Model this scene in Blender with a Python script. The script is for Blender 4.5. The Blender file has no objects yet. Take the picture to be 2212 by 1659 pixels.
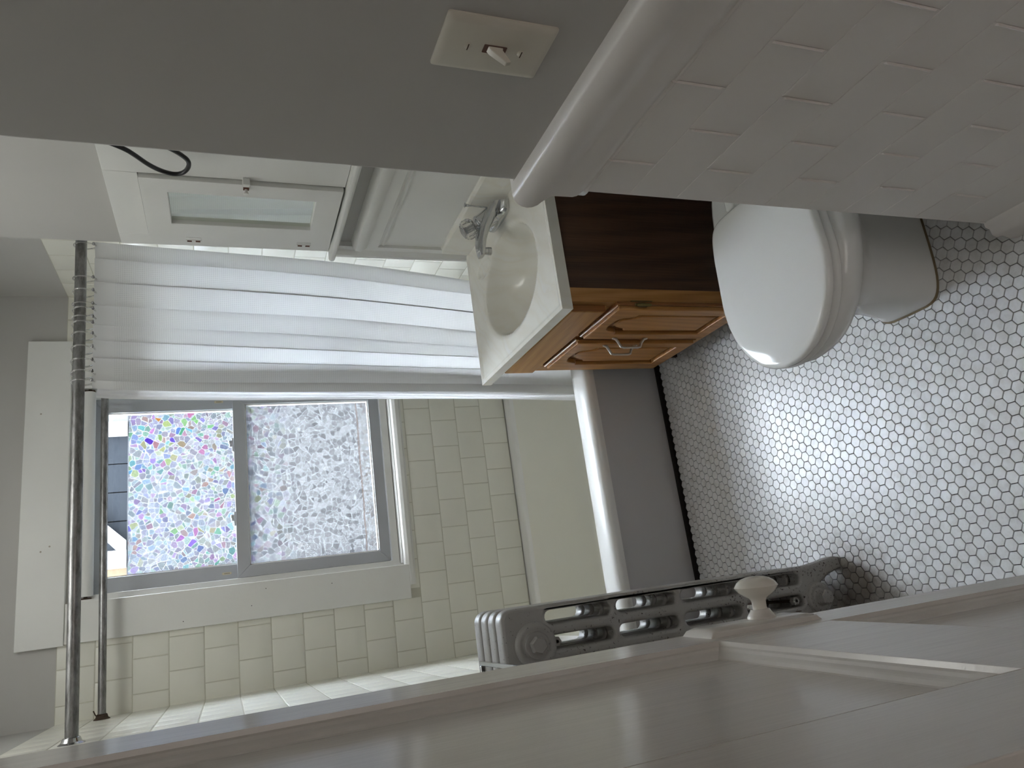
import bpy, bmesh, math, random
from mathutils import Vector, Matrix
random.seed(7)
SC = bpy.context.scene
COL = SC.collection
PI = math.pi

# ------------------------------------------------------------------ camera
cam_d = bpy.data.cameras.new('camera'); cam = bpy.data.objects.new('camera', cam_d); COL.objects.link(cam)
F_PX, PITCH, ROLL, YAW = 1586.54, 0.378224, 0.0263782, -0.2947487
fw = Vector((-math.sin(YAW)*math.cos(PITCH), math.cos(YAW)*math.cos(PITCH), -math.sin(PITCH)))
r0 = Vector((math.cos(YAW), math.sin(YAW), 0)); d0 = fw.cross(r0)
rt = r0*math.cos(ROLL) + d0*math.sin(ROLL); dn = d0*math.cos(ROLL) - r0*math.sin(ROLL)
m = Matrix.Identity(4)
for i in range(3):
    m[i][0] = dn[i]; m[i][1] = rt[i]; m[i][2] = -fw[i]      # phone held upright, picture stored a quarter turn round
m[2][3] = 1.484
cam.matrix_world = m
cam_d.sensor_fit = 'HORIZONTAL'; cam_d.sensor_width = 36; cam_d.lens = F_PX/2212*36
cam_d.clip_start = 0.02; cam_d.clip_end = 200
SC.camera = cam

# ------------------------------------------------------------------ world, lights, exposure
W = bpy.data.worlds.new('world'); SC.world = W; W.use_nodes = True
bg = W.node_tree.nodes['Background']
bg.inputs['Color'].default_value = (0.86, 0.92, 1.0, 1); bg.inputs['Strength'].default_value = 60.0
SC.view_settings.view_transform = 'Standard'; SC.view_settings.look = 'None'
SC.view_settings.exposure = 0.0; SC.view_settings.gamma = 1.0
SC.view_settings.use_curve_mapping = False
SC.cycles.max_bounces = 12; SC.cycles.diffuse_bounces = 8; SC.cycles.transmission_bounces = 8
SC.cycles.transparent_max_bounces = 12
SC.cycles.use_denoising = True
SC.cycles.sample_clamp_indirect = 8.0
def area(name, loc, size, size_y, energy, rot, col=(1, 1, 1)):
    l = bpy.data.lights.new(name, 'AREA'); l.shape = 'RECTANGLE'; l.size = size; l.size_y = size_y
    l.energy = energy; l.color = col
    o = bpy.data.objects.new(name, l); COL.objects.link(o); o.location = loc; o.rotation_euler = rot
    return o
area('hall_fill_light', (0.15, -1.66, 1.5), 1.4, 1.6, 7, (math.radians(90), 0, 0), (1.0, 0.90, 0.82))  # added soft fill behind the camera, brightens surfaces facing the doorway

# ------------------------------------------------------------------ materials
def mat(name, col=(0.8, 0.8, 0.8), rough=0.5, metal=0.0, **k):
    M = bpy.data.materials.new(name); M.use_nodes = True
    b = M.node_tree.nodes['Principled BSDF']
    b.inputs['Base Color'].default_value = (*col, 1); b.inputs['Roughness'].default_value = rough
    b.inputs['Metallic'].default_value = metal
    for kk, v in k.items():
        b.inputs[kk.replace('_', ' ')].default_value = v
    return M
def nt(M): return M.node_tree.nodes, M.node_tree.links, M.node_tree.nodes['Principled BSDF']
def coords(M, kind='Object', scale=(1, 1, 1), rot=(0, 0, 0)):
    N, L, b = nt(M)
    t = N.new('ShaderNodeTexCoord'); mp = N.new('ShaderNodeMapping')
    mp.inputs['Scale'].default_value = scale; mp.inputs['Rotation'].default_value = rot
    if kind == 'World':
        g = N.new('ShaderNodeNewGeometry'); L.new(g.outputs['Position'], mp.inputs['Vector'])
    else:
        L.new(t.outputs[kind], mp.inputs['Vector'])
    return mp.outputs['Vector']
def noise(M, vec, scale, detail=4, rough=0.5):
    N, L, b = nt(M); n = N.new('ShaderNodeTexNoise'); L.new(vec, n.inputs['Vector'])
    n.inputs['Scale'].default_value = scale; n.inputs['Detail'].default_value = detail; n.inputs['Roughness'].default_value = rough
    return n.outputs['Fac']
def ramp(M, fac, stops):
    N, L, b = nt(M); r = N.new('ShaderNodeValToRGB'); L.new(fac, r.inputs['Fac'])
    cr = r.color_ramp
    while len(cr.elements) < len(stops): cr.elements.new(0.5)
    for e, (p, c) in zip(cr.elements, stops):
        e.position = p; e.color = (*c, 1) if len(c) == 3 else c
    return r.outputs['Color']
def bump(M, h, strength=0.2, dist=0.002):
    N, L, b = nt(M); n = N.new('ShaderNodeBump'); n.inputs['Strength'].default_value = strength
    n.inputs['Distance'].default_value = dist; L.new(h, n.inputs['Height']); L.new(n.outputs['Normal'], b.inputs['Normal'])
    return n
def mixc(M, fac, a, b_):
    N, L, b = nt(M); n = N.new('ShaderNodeMix'); n.data_type = 'RGBA'
    for s, v in ((n.inputs[0], fac), (n.inputs[6], a), (n.inputs[7], b_)):
        if isinstance(v, (int, float)): s.default_value = v
        elif isinstance(v, tuple): s.default_value = (*v, 1)
        else: L.new(v, s)
    return n.outputs[2]
def math_(M, op, a, b_=0.0):
    N, L, b = nt(M); n = N.new('ShaderNodeMath'); n.operation = op
    for s, v in ((n.inputs[0], a), (n.inputs[1], b_)):
        if isinstance(v, (int, float)): s.default_value = v
        else: L.new(v, s)
    return n.outputs[0]

def paint(name, col, rough, bscale=60, bs=0.15, stretch=(1, 1, 1), bd=0.002, wear=None):
    M = mat(name, col, rough); N, L, b = nt(M)
    v = coords(M, 'World', stretch)
    f = noise(M, v, bscale, 5, 0.6)
    f2 = noise(M, coords(M, 'World'), 5, 3)
    c = mixc(M, f2, tuple(x*0.94 for x in col), tuple(min(1, x*1.04) for x in col))
    if wear:
        w = ramp(M, noise(M, coords(M, 'World'), wear[0], 8, 0.75), [(wear[1], (0, 0, 0)), (wear[1]+0.03, (1, 1, 1))])
        c = mixc(M, w, wear[2], c)
    L.new(c, b.inputs['Base Color']); bump(M, f, bs, bd)
    return M
M_WALL = paint('wall_paint_grey', (0.50, 0.49, 0.47), 0.55, 14, 0.10, (1, 1, 0.6), 0.004)
M_TRIM = paint('trim_paint_white', (0.80, 0.80, 0.775), 0.38, 30, 0.18, (1, 1, 1), 0.003)
M_WAINS = paint('wainscot_paint', (0.80, 0.77, 0.74), 0.34, 45, 0.22, (1, 1, 0.35), 0.0025)
M_DOOR = paint('door_gloss_paint', (0.72, 0.695, 0.66), 0.16, 34, 0.34, (1.2, 1.2, 0.10), 0.0018)
M_CEIL = paint('ceiling_paint', (0.84, 0.83, 0.81), 0.7)
M_TILE = paint('cream_wall_tile', (0.80, 0.79, 0.715), 0.30, 9, 0.05, (1, 1, 1), 0.003)
M_GROUT = mat('cream_grout', (0.58, 0.565, 0.48), 0.8)
M_HALLFLOOR = mat('hall_floor_wood', (0.18, 0.11, 0.07), 0.5)
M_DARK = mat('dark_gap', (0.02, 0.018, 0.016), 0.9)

# floor hexagons: slight tone change from tile to tile, smudges
def hexmat():
    M = mat('white_hex_porcelain', (0.74, 0.75, 0.76), 0.30); N, L, b = nt(M)
    v = coords(M, 'World'); n1 = noise(M, v, 26, 6, 0.7); n2 = noise(M, v, 220, 5, 0.6)
    c = ramp(M, n1, [(0.30, (0.66, 0.66, 0.65)), (0.52, (0.79, 0.80, 0.81)), (0.75, (0.83, 0.84, 0.855))])
    sp = ramp(M, n2, [(0.27, (0.18, 0.16, 0.13)), (0.31, (1, 1, 1))])
    mm = N.new('ShaderNodeMix'); mm.data_type = 'RGBA'; mm.blend_type = 'MULTIPLY'; mm.inputs[0].default_value = 0.6
    L.new(c, mm.inputs[6]); L.new(sp, mm.inputs[7])
    # rust and dirt round the radiator foot and the toilet base
    g = N.new('ShaderNodeNewGeometry')
    def blob(cx, cy, r0_, r1_):
        d = N.new('ShaderNodeVectorMath'); d.operation = 'DISTANCE'; L.new(g.outputs['Position'], d.inputs[0]); d.inputs[1].default_value = (cx, cy, 0)
        w = math_(M, 'ADD', d.outputs['Value'], math_(M, 'MULTIPLY', math_(M, 'SUBTRACT', n1, 0.5), 0.12))
        mr = N.new('ShaderNodeMapRange'); L.new(w, mr.inputs[0]); mr.inputs[1].default_value = r0_; mr.inputs[2].default_value = r1_
        mr.inputs[3].default_value = 1; mr.inputs[4].default_value = 0
        return mr.outputs[0]
    dirt = mixc(M, math_(M, 'MULTIPLY', blob(-0.10, 1.50, 0.04, 0.15), 0.8), mm.outputs[2], (0.13, 0.10, 0.075))
    L.new(dirt, b.inputs['Base Color'])
    bump(M, n2, 0.04, 0.001)
    return M
M_HEX = hexmat()
M_HEXGROUT = mat('dark_floor_grout', (0.016, 0.014, 0.013), 0.85)

M_PORC = mat('white_vitreous_china', (0.84, 0.85, 0.84), 0.06, Coat_Weight=0.4)
M_SEAT = mat('white_plastic_seat', (0.86, 0.87, 0.86), 0.10)
M_ENAMEL = mat('white_bath_enamel', (0.82, 0.82, 0.80), 0.28)
M_BATHIN = mat('cream_bath_interior', (0.82, 0.81, 0.74), 0.25)
M_APRON = mat('bath_apron_paint', (0.58, 0.575, 0.585), 0.25)
M_CAULK = mat('stained_caulk', (0.22, 0.17, 0.10), 0.7)
def marble():
    M = mat('cultured_marble', (0.78, 0.755, 0.67), 0.12); N, L, b = nt(M)
    v = coords(M, 'World', (1, 1, 1), (0, 0, 0.8)); n = noise(M, v, 5, 6, 0.6)
    w = N.new('ShaderNodeTexWave'); L.new(v, w.inputs['Vector']); w.inputs['Scale'].default_value = 5; w.inputs['Distortion'].default_value = 9
    w.inputs['Detail'].default_value = 3
    f = math_(M, 'MULTIPLY', w.outputs['Fac'], n)
    L.new(ramp(M, f, [(0.1, (0.87, 0.855, 0.79)), (0.45, (0.84, 0.815, 0.735)), (0.7, (0.87, 0.87, 0.84))]), b.inputs['Base Color'])
    return M
M_MARBLE = marble()
def wood(name, dark, mid, light, rough, axis='Z', scale=1.0, grain=1.0):
    M = mat(name, mid, rough); N, L, b = nt(M)
    st = {'Z': (1, 1, 0.10), 'Y': (1, 0.10, 1)}[axis]
    v = coords(M, 'World', st)
    n0 = noise(M, v, 9*scale, 3, 0.5)
    w = N.new('ShaderNodeTexWave'); w.wave_type = 'BANDS'; w.bands_direction = 'DIAGONAL'
    L.new(v, w.inputs['Vector']); w.inputs['Scale'].default_value = 22*scale; w.inputs['Distortion'].default_value = 7*grain
    w.inputs['Detail'].default_value = 4; w.inputs['Detail Scale'].default_value = 1.2
    st2 = {'Z': (1, 1, 0.02), 'Y': (1, 0.02, 1)}[axis]
    n1 = noise(M, coords(M, 'World', st2), 420*scale, 3, 0.6)
    f = math_(M, 'ADD', math_(M, 'MULTIPLY', w.outputs['Fac'], 0.16), math_(M, 'MULTIPLY', n0, 0.70))
    f = math_(M, 'ADD', math_(M, 'MULTIPLY', f, 0.72), math_(M, 'MULTIPLY', n1, 0.38))
    L.new(ramp(M, f, [(0.30, dark), (0.53, mid), (0.74, light)]), b.inputs['Base Color']); b.inputs['Specular IOR Level'].default_value = 0.3
    bump(M, n1, 0.15, 0.0006)
    return M
M_SIDEWOOD = wood('dark_walnut_veneer', (0.040, 0.020, 0.012), (0.085, 0.044, 0.025), (0.135, 0.072, 0.042), 0.45, 'Z', 0.6, 0.8)
M_OAK = wood('honey_oak_upright', (0.20, 0.082, 0.020), (0.36, 0.168, 0.050), (0.47, 0.245, 0.086), 0.30, 'Z', 1.0, 0.6)
M_OAKH = wood('honey_oak_level', (0.24, 0.105, 0.030), (0.40, 0.200, 0.064), (0.50, 0.28, 0.100), 0.30, 'Y', 1.0, 0.6)
M_OAKD = wood('dark_oak_edge', (0.10, 0.034, 0.009), (0.20, 0.078, 0.022), (0.30, 0.125, 0.038), 0.35, 'Z', 1.0, 0.6)
M_CHROME = mat('polished_chrome', (0.62, 0.63, 0.64), 0.07, 1.0)
M_NICKEL = mat('satin_nickel', (0.62, 0.60, 0.57), 0.28, 1.0)
M_BRASS = mat('antique_brass', (0.20, 0.15, 0.06), 0.38, 1.0)
def steel():
    M = mat('old_galvanised_rod', (0.30, 0.30, 0.30), 0.36, 0.9); N, L, b = nt(M)
    n = noise(M, coords(M, 'World', (0.3, 1, 1)), 60, 6, 0.7)
    L.new(ramp(M, n, [(0.3, (0.12, 0.115, 0.11)), (0.6, (0.33, 0.33, 0.33)), (0.8, (0.42, 0.42, 0.42))]), b.inputs['Base Color'])
    return M
M_STEEL = steel()
def iron():
    M = mat('silver_painted_iron', (0.40, 0.395, 0.385), 0.42, 0.2); N, L, b = nt(M)
    v = coords(M, 'World')
    n = noise(M, v, 170, 6, 0.7); n2 = noise(M, v, 10, 4, 0.6)
    g = N.new('ShaderNodeNewGeometry'); s = N.new('ShaderNodeSeparateXYZ'); L.new(g.outputs['Position'], s.inputs[0])
    # flaking grows towards the floor
    low = N.new('ShaderNodeMapRange'); L.new(s.outputs[2], low.inputs[0]); low.inputs[1].default_value = 0.05; low.inputs[2].default_value = 0.75
    low.inputs[3].default_value = 0.055; low.inputs[4].default_value = 0.0
    k = math_(M, 'ADD', n, math_(M, 'MULTIPLY', math_(M, 'SUBTRACT', n2, 0.5), 0.22))
    k = math_(M, 'SUBTRACT', k, low.outputs[0])
    base = mixc(M, n2, (0.36, 0.355, 0.345), (0.46, 0.455, 0.44))
    L.new(mixc(M, ramp(M, k, [(0.335, (0, 0, 0)), (0.365, (1, 1, 1))]), (0.035, 0.022, 0.016), base), b.inputs['Base Color'])
    bump(M, noise(M, v, 60, 6, 0.7), 0.35, 0.002)
    return M
M_IRON = iron()
M_RUST = mat('rusty_iron', (0.07, 0.045, 0.03), 0.8, 0.3)
M_ALMOND = mat('almond_plastic', (0.66, 0.63, 0.55), 0.32)
M_RUSTP0 = mat('filled_nail_hole', (0.42, 0.38, 0.33), 0.7)
M_KNOBW = mat('white_porcelain_knob', (0.78, 0.755, 0.69), 0.12)
M_BLACK = mat('black_rubber_cable', (0.012, 0.012, 0.014), 0.35)
M_VINYL = mat('grey_aluminium_sash', (0.46, 0.48, 0.51), 0.35, 0.2)
M_BLIND = mat('white_blind_fabric', (0.74, 0.74, 0.72), 0.6)
M_MIRROR = mat('mirror_silver', (0.86, 0.90, 0.84), 0.04, 1.0)
def acrylic():
    M = mat('clear_acrylic', (0.95, 0.95, 0.94), 0.03); b = nt(M)[2]
    b.inputs['Transmission Weight'].default_value = 0.9; b.inputs['IOR'].default_value = 1.49
    return M
M_ACRYL = acrylic()
M_RING = acrylic(); M_RING.name = 'clear_ring_plastic'
def glassm():
    M = bpy.data.materials.new('window_glass'); M.use_nodes = True; N = M.node_tree.nodes; L = M.node_tree.links; N.clear()
    o = N.new('ShaderNodeOutputMaterial'); t = N.new('ShaderNodeBsdfTransparent'); g = N.new('ShaderNodeBsdfGlossy'); mx = N.new('ShaderNodeMixShader')
    t.inputs[0].default_value = (0.93, 0.95, 0.95, 1); g.inputs['Roughness'].default_value = 0.02; mx.inputs[0].default_value = 0.06
    L.new(t.outputs[0], mx.inputs[1]); L.new(g.outputs[0], mx.inputs[2]); L.new(mx.outputs[0], o.inputs[0])
    return M
M_GLASS = glassm()
def film(name, upper):
    """crackle-pattern rainbow privacy film: cells with their own pastel tint, white seams"""
    M = bpy.data.materials.new(name); M.use_nodes = True; N = M.node_tree.nodes; L = M.node_tree.links
    b = N['Principled BSDF']
    v0 = coords(M, 'World')
    nd = N.new('ShaderNodeTexNoise'); L.new(v0, nd.inputs['Vector']); nd.inputs['Scale'].default_value = 26; nd.inputs['Detail'].default_value = 1
    ad = N.new('ShaderNodeVectorMath'); ad.operation = 'MULTIPLY_ADD'; L.new(nd.outputs['Color'], ad.inputs[0])
    ad.inputs[1].default_value = (0.009, 0.0, 0.009); L.new(v0, ad.inputs[2])
    fl = N.new('ShaderNodeMapping'); fl.inputs['Scale'].default_value = (1, 0, 1); L.new(ad.outputs[0], fl.inputs[0]); v = fl.outputs[0]
    vo = N.new('ShaderNodeTexVoronoi'); vo.feature = 'F1'; vo.inputs['Scale'].default_value = 54; L.new(v, vo.inputs['Vector'])
    ve = N.new('ShaderNodeTexVoronoi'); ve.feature = 'DISTANCE_TO_EDGE'; ve.inputs['Scale'].default_value = 54; L.new(v, ve.inputs['Vector'])
    seam = ramp(M, ve.outputs['Distance'], [(0.03, (1, 1, 1)), (0.065, (0, 0, 0))])
    sp = N.new('ShaderNodeSeparateColor'); L.new(vo.outputs['Color'], sp.inputs[0])
    big = noise(M, v0, 3.2, 2, 0.5)
    hue = math_(M, 'ADD', sp.outputs[0], math_(M, 'MULTIPLY', big, 0.4))
    hue = math_(M, 'FRACT', hue)
    hc = N.new('ShaderNodeCombineColor'); hc.mode = 'HSV'; L.new(hue, hc.inputs[0])
    s3 = N.new('ShaderNodeSeparateXYZ'); g = N.new('ShaderNodeNewGeometry'); L.new(g.outputs['Position'], s3.inputs[0])
    mr = N.new('ShaderNodeMapRange'); L.new(s3.outputs[2], mr.inputs[0])
    mr.inputs[1].default_value = 1.20; mr.inputs[2].default_value = 1.72; mr.inputs[3].default_value = 0.0; mr.inputs[4].default_value = 1.0
    band = ramp(M, noise(M, coords(M, 'World', (1, 1, 0.8)), 4.2, 2, 0.5), [(0.30, (0.25, 0.25, 0.25)), (0.5, (1, 1, 1))])
    amt = math_(M, 'MULTIPLY', mr.outputs[0], band)
    pw = math_(M, 'POWER', sp.outputs[1], 3.0)
    L.new(math_(M, 'MULTIPLY', math_(M, 'ADD', math_(M, 'MULTIPLY', pw, 0.85), 0.12), amt), hc.inputs[1])
    val = math_(M, 'SUBTRACT', 1.0, math_(M, 'MULTIPLY', math_(M, 'MULTIPLY', sp.outputs[2], math_(M, 'SUBTRACT', 0.46, math_(M, 'MULTIPLY', amt, 0.10))), 1.0))
    L.new(val, hc.inputs[2])
    base = mixc(M, mr.outputs[0], (0.90, 0.875, 0.88), (0.80, 0.84, 0.94))
    mu = N.new('ShaderNodeMix'); mu.data_type = 'RGBA'; mu.blend_type = 'MULTIPLY'; mu.inputs[0].default_value = 1.0
    L.new(hc.outputs[0], mu.inputs[6]); L.new(base, mu.inputs[7])
    col = mixc(M, seam, mu.outputs[2], (1.0, 1.0, 1.0))
    # old glue and dirt along the lower edge of the film
    if not upper:
        lo = N.new('ShaderNodeMapRange'); L.new(s3.outputs[2], lo.inputs[0]); lo.inputs[1].default_value = 0.975; lo.inputs[2].default_value = 0.965
        dn_ = ramp(M, noise(M, v0, 90, 8, 0.8), [(0.40, (0.45, 0.33, 0.26)), (0.52, (1, 1, 1))])
        col = mixc(M, math_(M, 'MULTIPLY', lo.outputs[0], 0.55), col, dn_)
        ln = math_(M, 'ABSOLUTE', math_(M, 'SUBTRACT', math_(M, 'ADD', s3.outputs[2], math_(M, 'MULTIPLY', noise(M, v0, 9, 2), 0.01)), 0.976))
        col = mixc(M, ramp(M, ln, [(0.0008, (0.7, 0.7, 0.7)), (0.0022, (0, 0, 0))]), col, (0.55, 0.36, 0.26))
    gain = N.new('ShaderNodeVectorMath'); gain.operation = 'SCALE'; L.new(col, gain.inputs[0]); gain.inputs[3].default_value = 0.118
    t = N.new('ShaderNodeBsdfTranslucent'); L.new(gain.outputs[0], t.inputs[0])
    tr = N.new('ShaderNodeBsdfTransparent'); L.new(col, tr.inputs[0])
    mx = N.new('ShaderNodeMixShader'); mx.inputs[0].default_value = 0.62
    L.new(t.outputs[0], mx.inputs[1]); L.new(tr.outputs[0], mx.inputs[2])
    L.new(mx.outputs[0], N['Material Output'].inputs[0])
    return M
M_FILM_U = film('crackle_privacy_film_upper', True); M_FILM_L = film('crackle_privacy_film_lower', False)
def cloth(name, col, scale, tl, waffle=True):
    M = mat(name, col, 0.85); N, L, b = nt(M)
    if waffle:
        tc = N.new('ShaderNodeTexCoord'); sp = N.new('ShaderNodeSeparateXYZ'); L.new(tc.outputs['UV'], sp.inputs[0])
        def tri(s):
            f = math_(M, 'FRACT', math_(M, 'MULTIPLY', s, scale)); return math_(M, 'ABSOLUTE', math_(M, 'SUBTRACT', f, 0.5))
        mxx = math_(M, 'MAXIMUM', tri(sp.outputs[0]), tri(sp.outputs[1]))
        h = ramp(M, mxx, [(0.28, (0, 0, 0)), (0.44, (1, 1, 1))])
        c = mixc(M, h, tuple(x*0.88 for x in col), col)
        L.new(c, b.inputs['Base Color']); bump(M, h, 0.6, 0.0012)
        cc = c
    else: cc = None
    t = N.new('ShaderNodeBsdfTranslucent'); t.inputs[0].default_value = (*col, 1)
    if cc is not None: L.new(cc, t.inputs[0])
    mx = N.new('ShaderNodeMixShader'); mx.inputs[0].default_value = tl
    L.new(b.outputs[0], mx.inputs[1]); L.new(t.outputs[0], mx.inputs[2]); L.new(mx.outputs[0], N['Material Output'].inputs[0])
    return M
M_CURT = cloth('white_waffle_cloth', (0.95, 0.95, 0.95), 175, 0.62)
M_HEM = cloth('white_hem_cloth', (0.90, 0.90, 0.90), 175, 0.45, False)
M_LINER = cloth('white_liner', (0.92, 0.92, 0.93), 50, 0.55, False)

# ------------------------------------------------------------------ mesh helpers
class MB:
    def __init__(s): s.v = []; s.f = []; s.uv = None
    def add(s, v, f):
        o = len(s.v); s.v += [tuple(x) for x in v]; s.f += [tuple(i+o for i in q) for q in f]; return s
    def box(s, a, b):
        x0, y0, z0 = a; x1, y1, z1 = b
        return s.add([(x0, y0, z0), (x1, y0, z0), (x1, y1, z0), (x0, y1, z0), (x0, y0, z1), (x1, y0, z1), (x1, y1, z1), (x0, y1, z1)],
                     [(0, 3, 2, 1), (4, 5, 6, 7), (0, 1, 5, 4), (1, 2, 6, 5), (2, 3, 7, 6), (3, 0, 4, 7)])
    def loft(s, rings, cap0=True, cap1=True, closed=True):
        n = len(rings[0]); o = len(s.v)
        for r in rings: s.v += [tuple(p) for p in r]
        m_ = n if closed else n-1
        for i in range(len(rings)-1):
            for j in range(m_):
                k = (j+1) % n
                s.f.append((o+i*n+j, o+i*n+k, o+(i+1)*n+k, o+(i+1)*n+j))
        if cap0: s.f.append(tuple(o+j for j in reversed(range(n))))
        if cap1: s.f.append(tuple(o+(len(rings)-1)*n+j for j in range(n)))
        return s
    def tube(s, pts, rad, n=12, caps=True):
        pts = [Vector(p) for p in pts]; rings = []
        if isinstance(rad, (int, float)): rad = [rad]*len(pts)
        up = None
        for i, p in enumerate(pts):
            t = (pts[min(i+1, len(pts)-1)] - pts[max(i-1, 0)]).normalized()
            if up is None:
                up = Vector((0, 0, 1)) if abs(t.z) < 0.9 else Vector((1, 0, 0))
            a = (up - t*up.dot(t)).normalized(); up = a; b = t.cross(a)
            rings.append([p + (a*math.cos(2*PI*j/n) + b*math.sin(2*PI*j/n))*rad[i] for j in range(n)])
        return s.loft(rings, caps, caps)
    def lathe(s, prof, o, axis, n=32, phase=0.0, squash=1.0):
        """prof: (radius, distance along axis) pairs; axis a direction vector"""
        o = Vector(o); ax = Vector(axis).normalized()
        a = (Vector((0, 0, 1)) if abs(ax.z) < 0.9 else Vector((1, 0, 0))); a = (a - ax*a.dot(ax)).normalized(); b = ax.cross(a)
        rings = [[o + ax*h + (a*math.cos(2*PI*j/n+phase) + b*math.sin(2*PI*j/n+phase)*squash)*max(r, 1e-5) for j in range(n)] for r, h in prof]
        return s.loft(rings)
    def prism(s, poly, a0, a1, axis):
        """poly in the plane across axis, extruded from a0 to a1. axis 0,1,2"""
        def pt(p, a):
            return {0: (a, p[0], p[1]), 1: (p[0], a, p[1]), 2: (p[0], p[1], a)}[axis]
        return s.loft([[pt(p, a0) for p in poly], [pt(p, a1) for p in poly]])
    def build(s, name, material, parent=None, bevel=0, seg=2, smooth=False, sub=0, matrix=None, angle=0.6):
        me = bpy.data.meshes.new(name); me.from_pydata(s.v, [], s.f); me.update()
        bm = bmesh.new(); bm.from_mesh(me)
        bmesh.ops.recalc_face_normals(bm, faces=bm.faces); bm.to_mesh(me); bm.free()
        if material: me.materials.append(material)
        o = bpy.data.objects.new(name, me); COL.objects.link(o)
        if parent: o.parent = parent
        if matrix is not None: o.matrix_local = matrix
        if bevel:
            md = o.modifiers.new('b', 'BEVEL'); md.width = bevel; md.segments = seg; md.limit_method = 'ANGLE'; md.angle_limit = 0.7
            md.harden_normals = False
        if sub:
            md = o.modifiers.new('s', 'SUBSURF'); md.levels = sub; md.render_levels = sub
        if smooth or bevel:
            for p in me.polygons: p.use_smooth = True
            if not sub:
                try: me.set_sharp_from_angle(angle=angle)
                except Exception: pass
        return o
def bx(name, a, b, m_, parent=None, bevel=0, **k): return MB().box(a, b).build(name, m_, parent, bevel, **k)
def plate(name, outer, holes, depth, bevel, material, parent, matrix, res=1):
    """flat plate with holes, filled curve extruded by +-depth"""
    cu = bpy.data.curves.new(name, 'CURVE'); cu.dimensions = '2D'; cu.fill_mode = 'BOTH'
    for pts in [outer]+holes:
        sp = cu.splines.new('POLY'); sp.points.add(len(pts)-1)
        for p, q in zip(sp.points, pts): p.co = (q[0], q[1], 0, 1)
        sp.use_cyclic_u = True
    cu.extrude = max(depth-bevel, 0); cu.bevel_depth = bevel; cu.bevel_resolution = res; cu.offset = -bevel
    t = bpy.data.objects.new('tmp', cu); COL.objects.link(t)
    dg = bpy.context.evaluated_depsgraph_get()
    me = bpy.data.meshes.new_from_object(t.evaluated_get(dg)); bpy.data.objects.remove(t)
    me.name = name; me.materials.clear(); me.materials.append(material)
    for p in me.polygons: p.use_smooth = True
    try: me.set_sharp_from_angle(angle=0.9)
    except Exception: pass
    o = bpy.data.objects.new(name, me); COL.objects.link(o)
    if parent: o.parent = parent
    o.matrix_local = matrix
    return o
def empty(name, loc=(0, 0, 0), rz=0.0):
    o = bpy.data.objects.new(name, None); COL.objects.link(o); o.location = loc; o.rotation_euler = (0, 0, rz); o.empty_display_size = 0.05
    return o
def tag(o, label, cat=None, group=None, kind=None):
    o['label'] = label
    if cat: o['category'] = cat
    if group: o['group'] = group
    if kind: o['kind'] = kind
    return o
def thing(name, label, cat, loc=(0, 0, 0), rz=0.0, group=None, kind=None):
    return tag(empty(name, loc, rz), label, cat, group, kind)
def rrect(x0, y0, x1, y1, r, n=6):
    pts = []
    for cx, cy, a0 in ((x1-r, y1-r, 0), (x0+r, y1-r, PI/2), (x0+r, y0+r, PI), (x1-r, y0+r, 1.5*PI)):
        for i in range(n+1):
            a = a0 + PI/2*i/n; pts.append((cx+r*math.cos(a), cy+r*math.sin(a)))
    return pts
def smoothstep(a, b, x):
    t = min(1, max(0, (x-a)/(b-a))); return t*t*(3-2*t)

# added fill lamp, unseen above the frame: hanging bowl that throws its light onto the ceiling
def added_fill_lamp(x, y, zc, power):
    t = thing('added_fill_bowl', 'added white bowl uplighter, unseen, brightening the bathroom off the ceiling', 'added fill light', (x, y, zc))
    MB().lathe([(0.055, 0), (0.058, -0.010), (0.045, -0.018), (0.0, -0.020)], (0, 0, 0), (0, 0, 1), 32).build('canopy', M_CHROME, t, smooth=True)
    MB().tube([(0, 0, -0.01), (0, 0, -0.27)], 0.005, 10).build('stem', M_CHROME, t)
    MB().loft([[(r*math.cos(2*PI*j/32), r*math.sin(2*PI*j/32), z) for j in range(32)] for r, z in ((0.142, -0.20), (0.145, -0.203), (0.13, -0.235), (0.09, -0.262), (0.01, -0.275), (0.01, -0.270), (0.088, -0.256), (0.126, -0.232), (0.139, -0.204), (0.142, -0.20))], False, False).build('bowl', M_PORC, t, smooth=True)
    l = bpy.data.lights.new('fill_uplight', 'AREA'); l.shape = 'DISK'; l.size = 0.20; l.energy = power; l.color = (0.965, 0.985, 0.965)
    o = bpy.data.objects.new('fill_uplight', l); COL.objects.link(o); o.parent = t; o.location = (0, 0, -0.215); o.rotation_euler = (PI, 0, 0)
# ------------------------------------------------------------------ key dimensions (metres)
XL = -0.215        # left wall
YW = 2.87          # window wall
XR = 1.115         # wall behind the basin
XRR = 1.25         # far end wall of the bath alcove
YE = 2.157         # where the basin wall ends and the alcove opens
XN, YN = 0.56, 0.846   # near partition face and its end
ZC = 2.45
YD = 0.13          # doorway wall, room side
# ------------------------------------------------------------------ room shell
SX = bpy.data.objects
fl = bx('floor', (-0.45, 0.0, -0.08), (1.4, YE+0.1, -0.0035), M_HEXGROUT)
tag(fl, 'floor of small white hexagon tiles with dark grout', 'floor', kind='structure')
hf = bx('floor_hall', (-1.1, -1.7, -0.08), (1.4, 0.0, -0.004), M_HALLFLOOR); tag(hf, 'wooden hall floor outside the doorway', 'floor', kind='structure')
ce = bx('ceiling', (-1.1, -1.7, ZC), (1.4, YW+0.16, ZC+0.1), M_CEIL); tag(ce, 'white ceiling above the bathroom', 'ceiling', kind='structure')
wl = bx('wall_left', (XL-0.15, YD, 0), (XL, YW+0.15, ZC), M_WALL); tag(wl, 'left wall behind door and radiator, cream tiles around the bath', 'wall', kind='structure')
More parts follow.
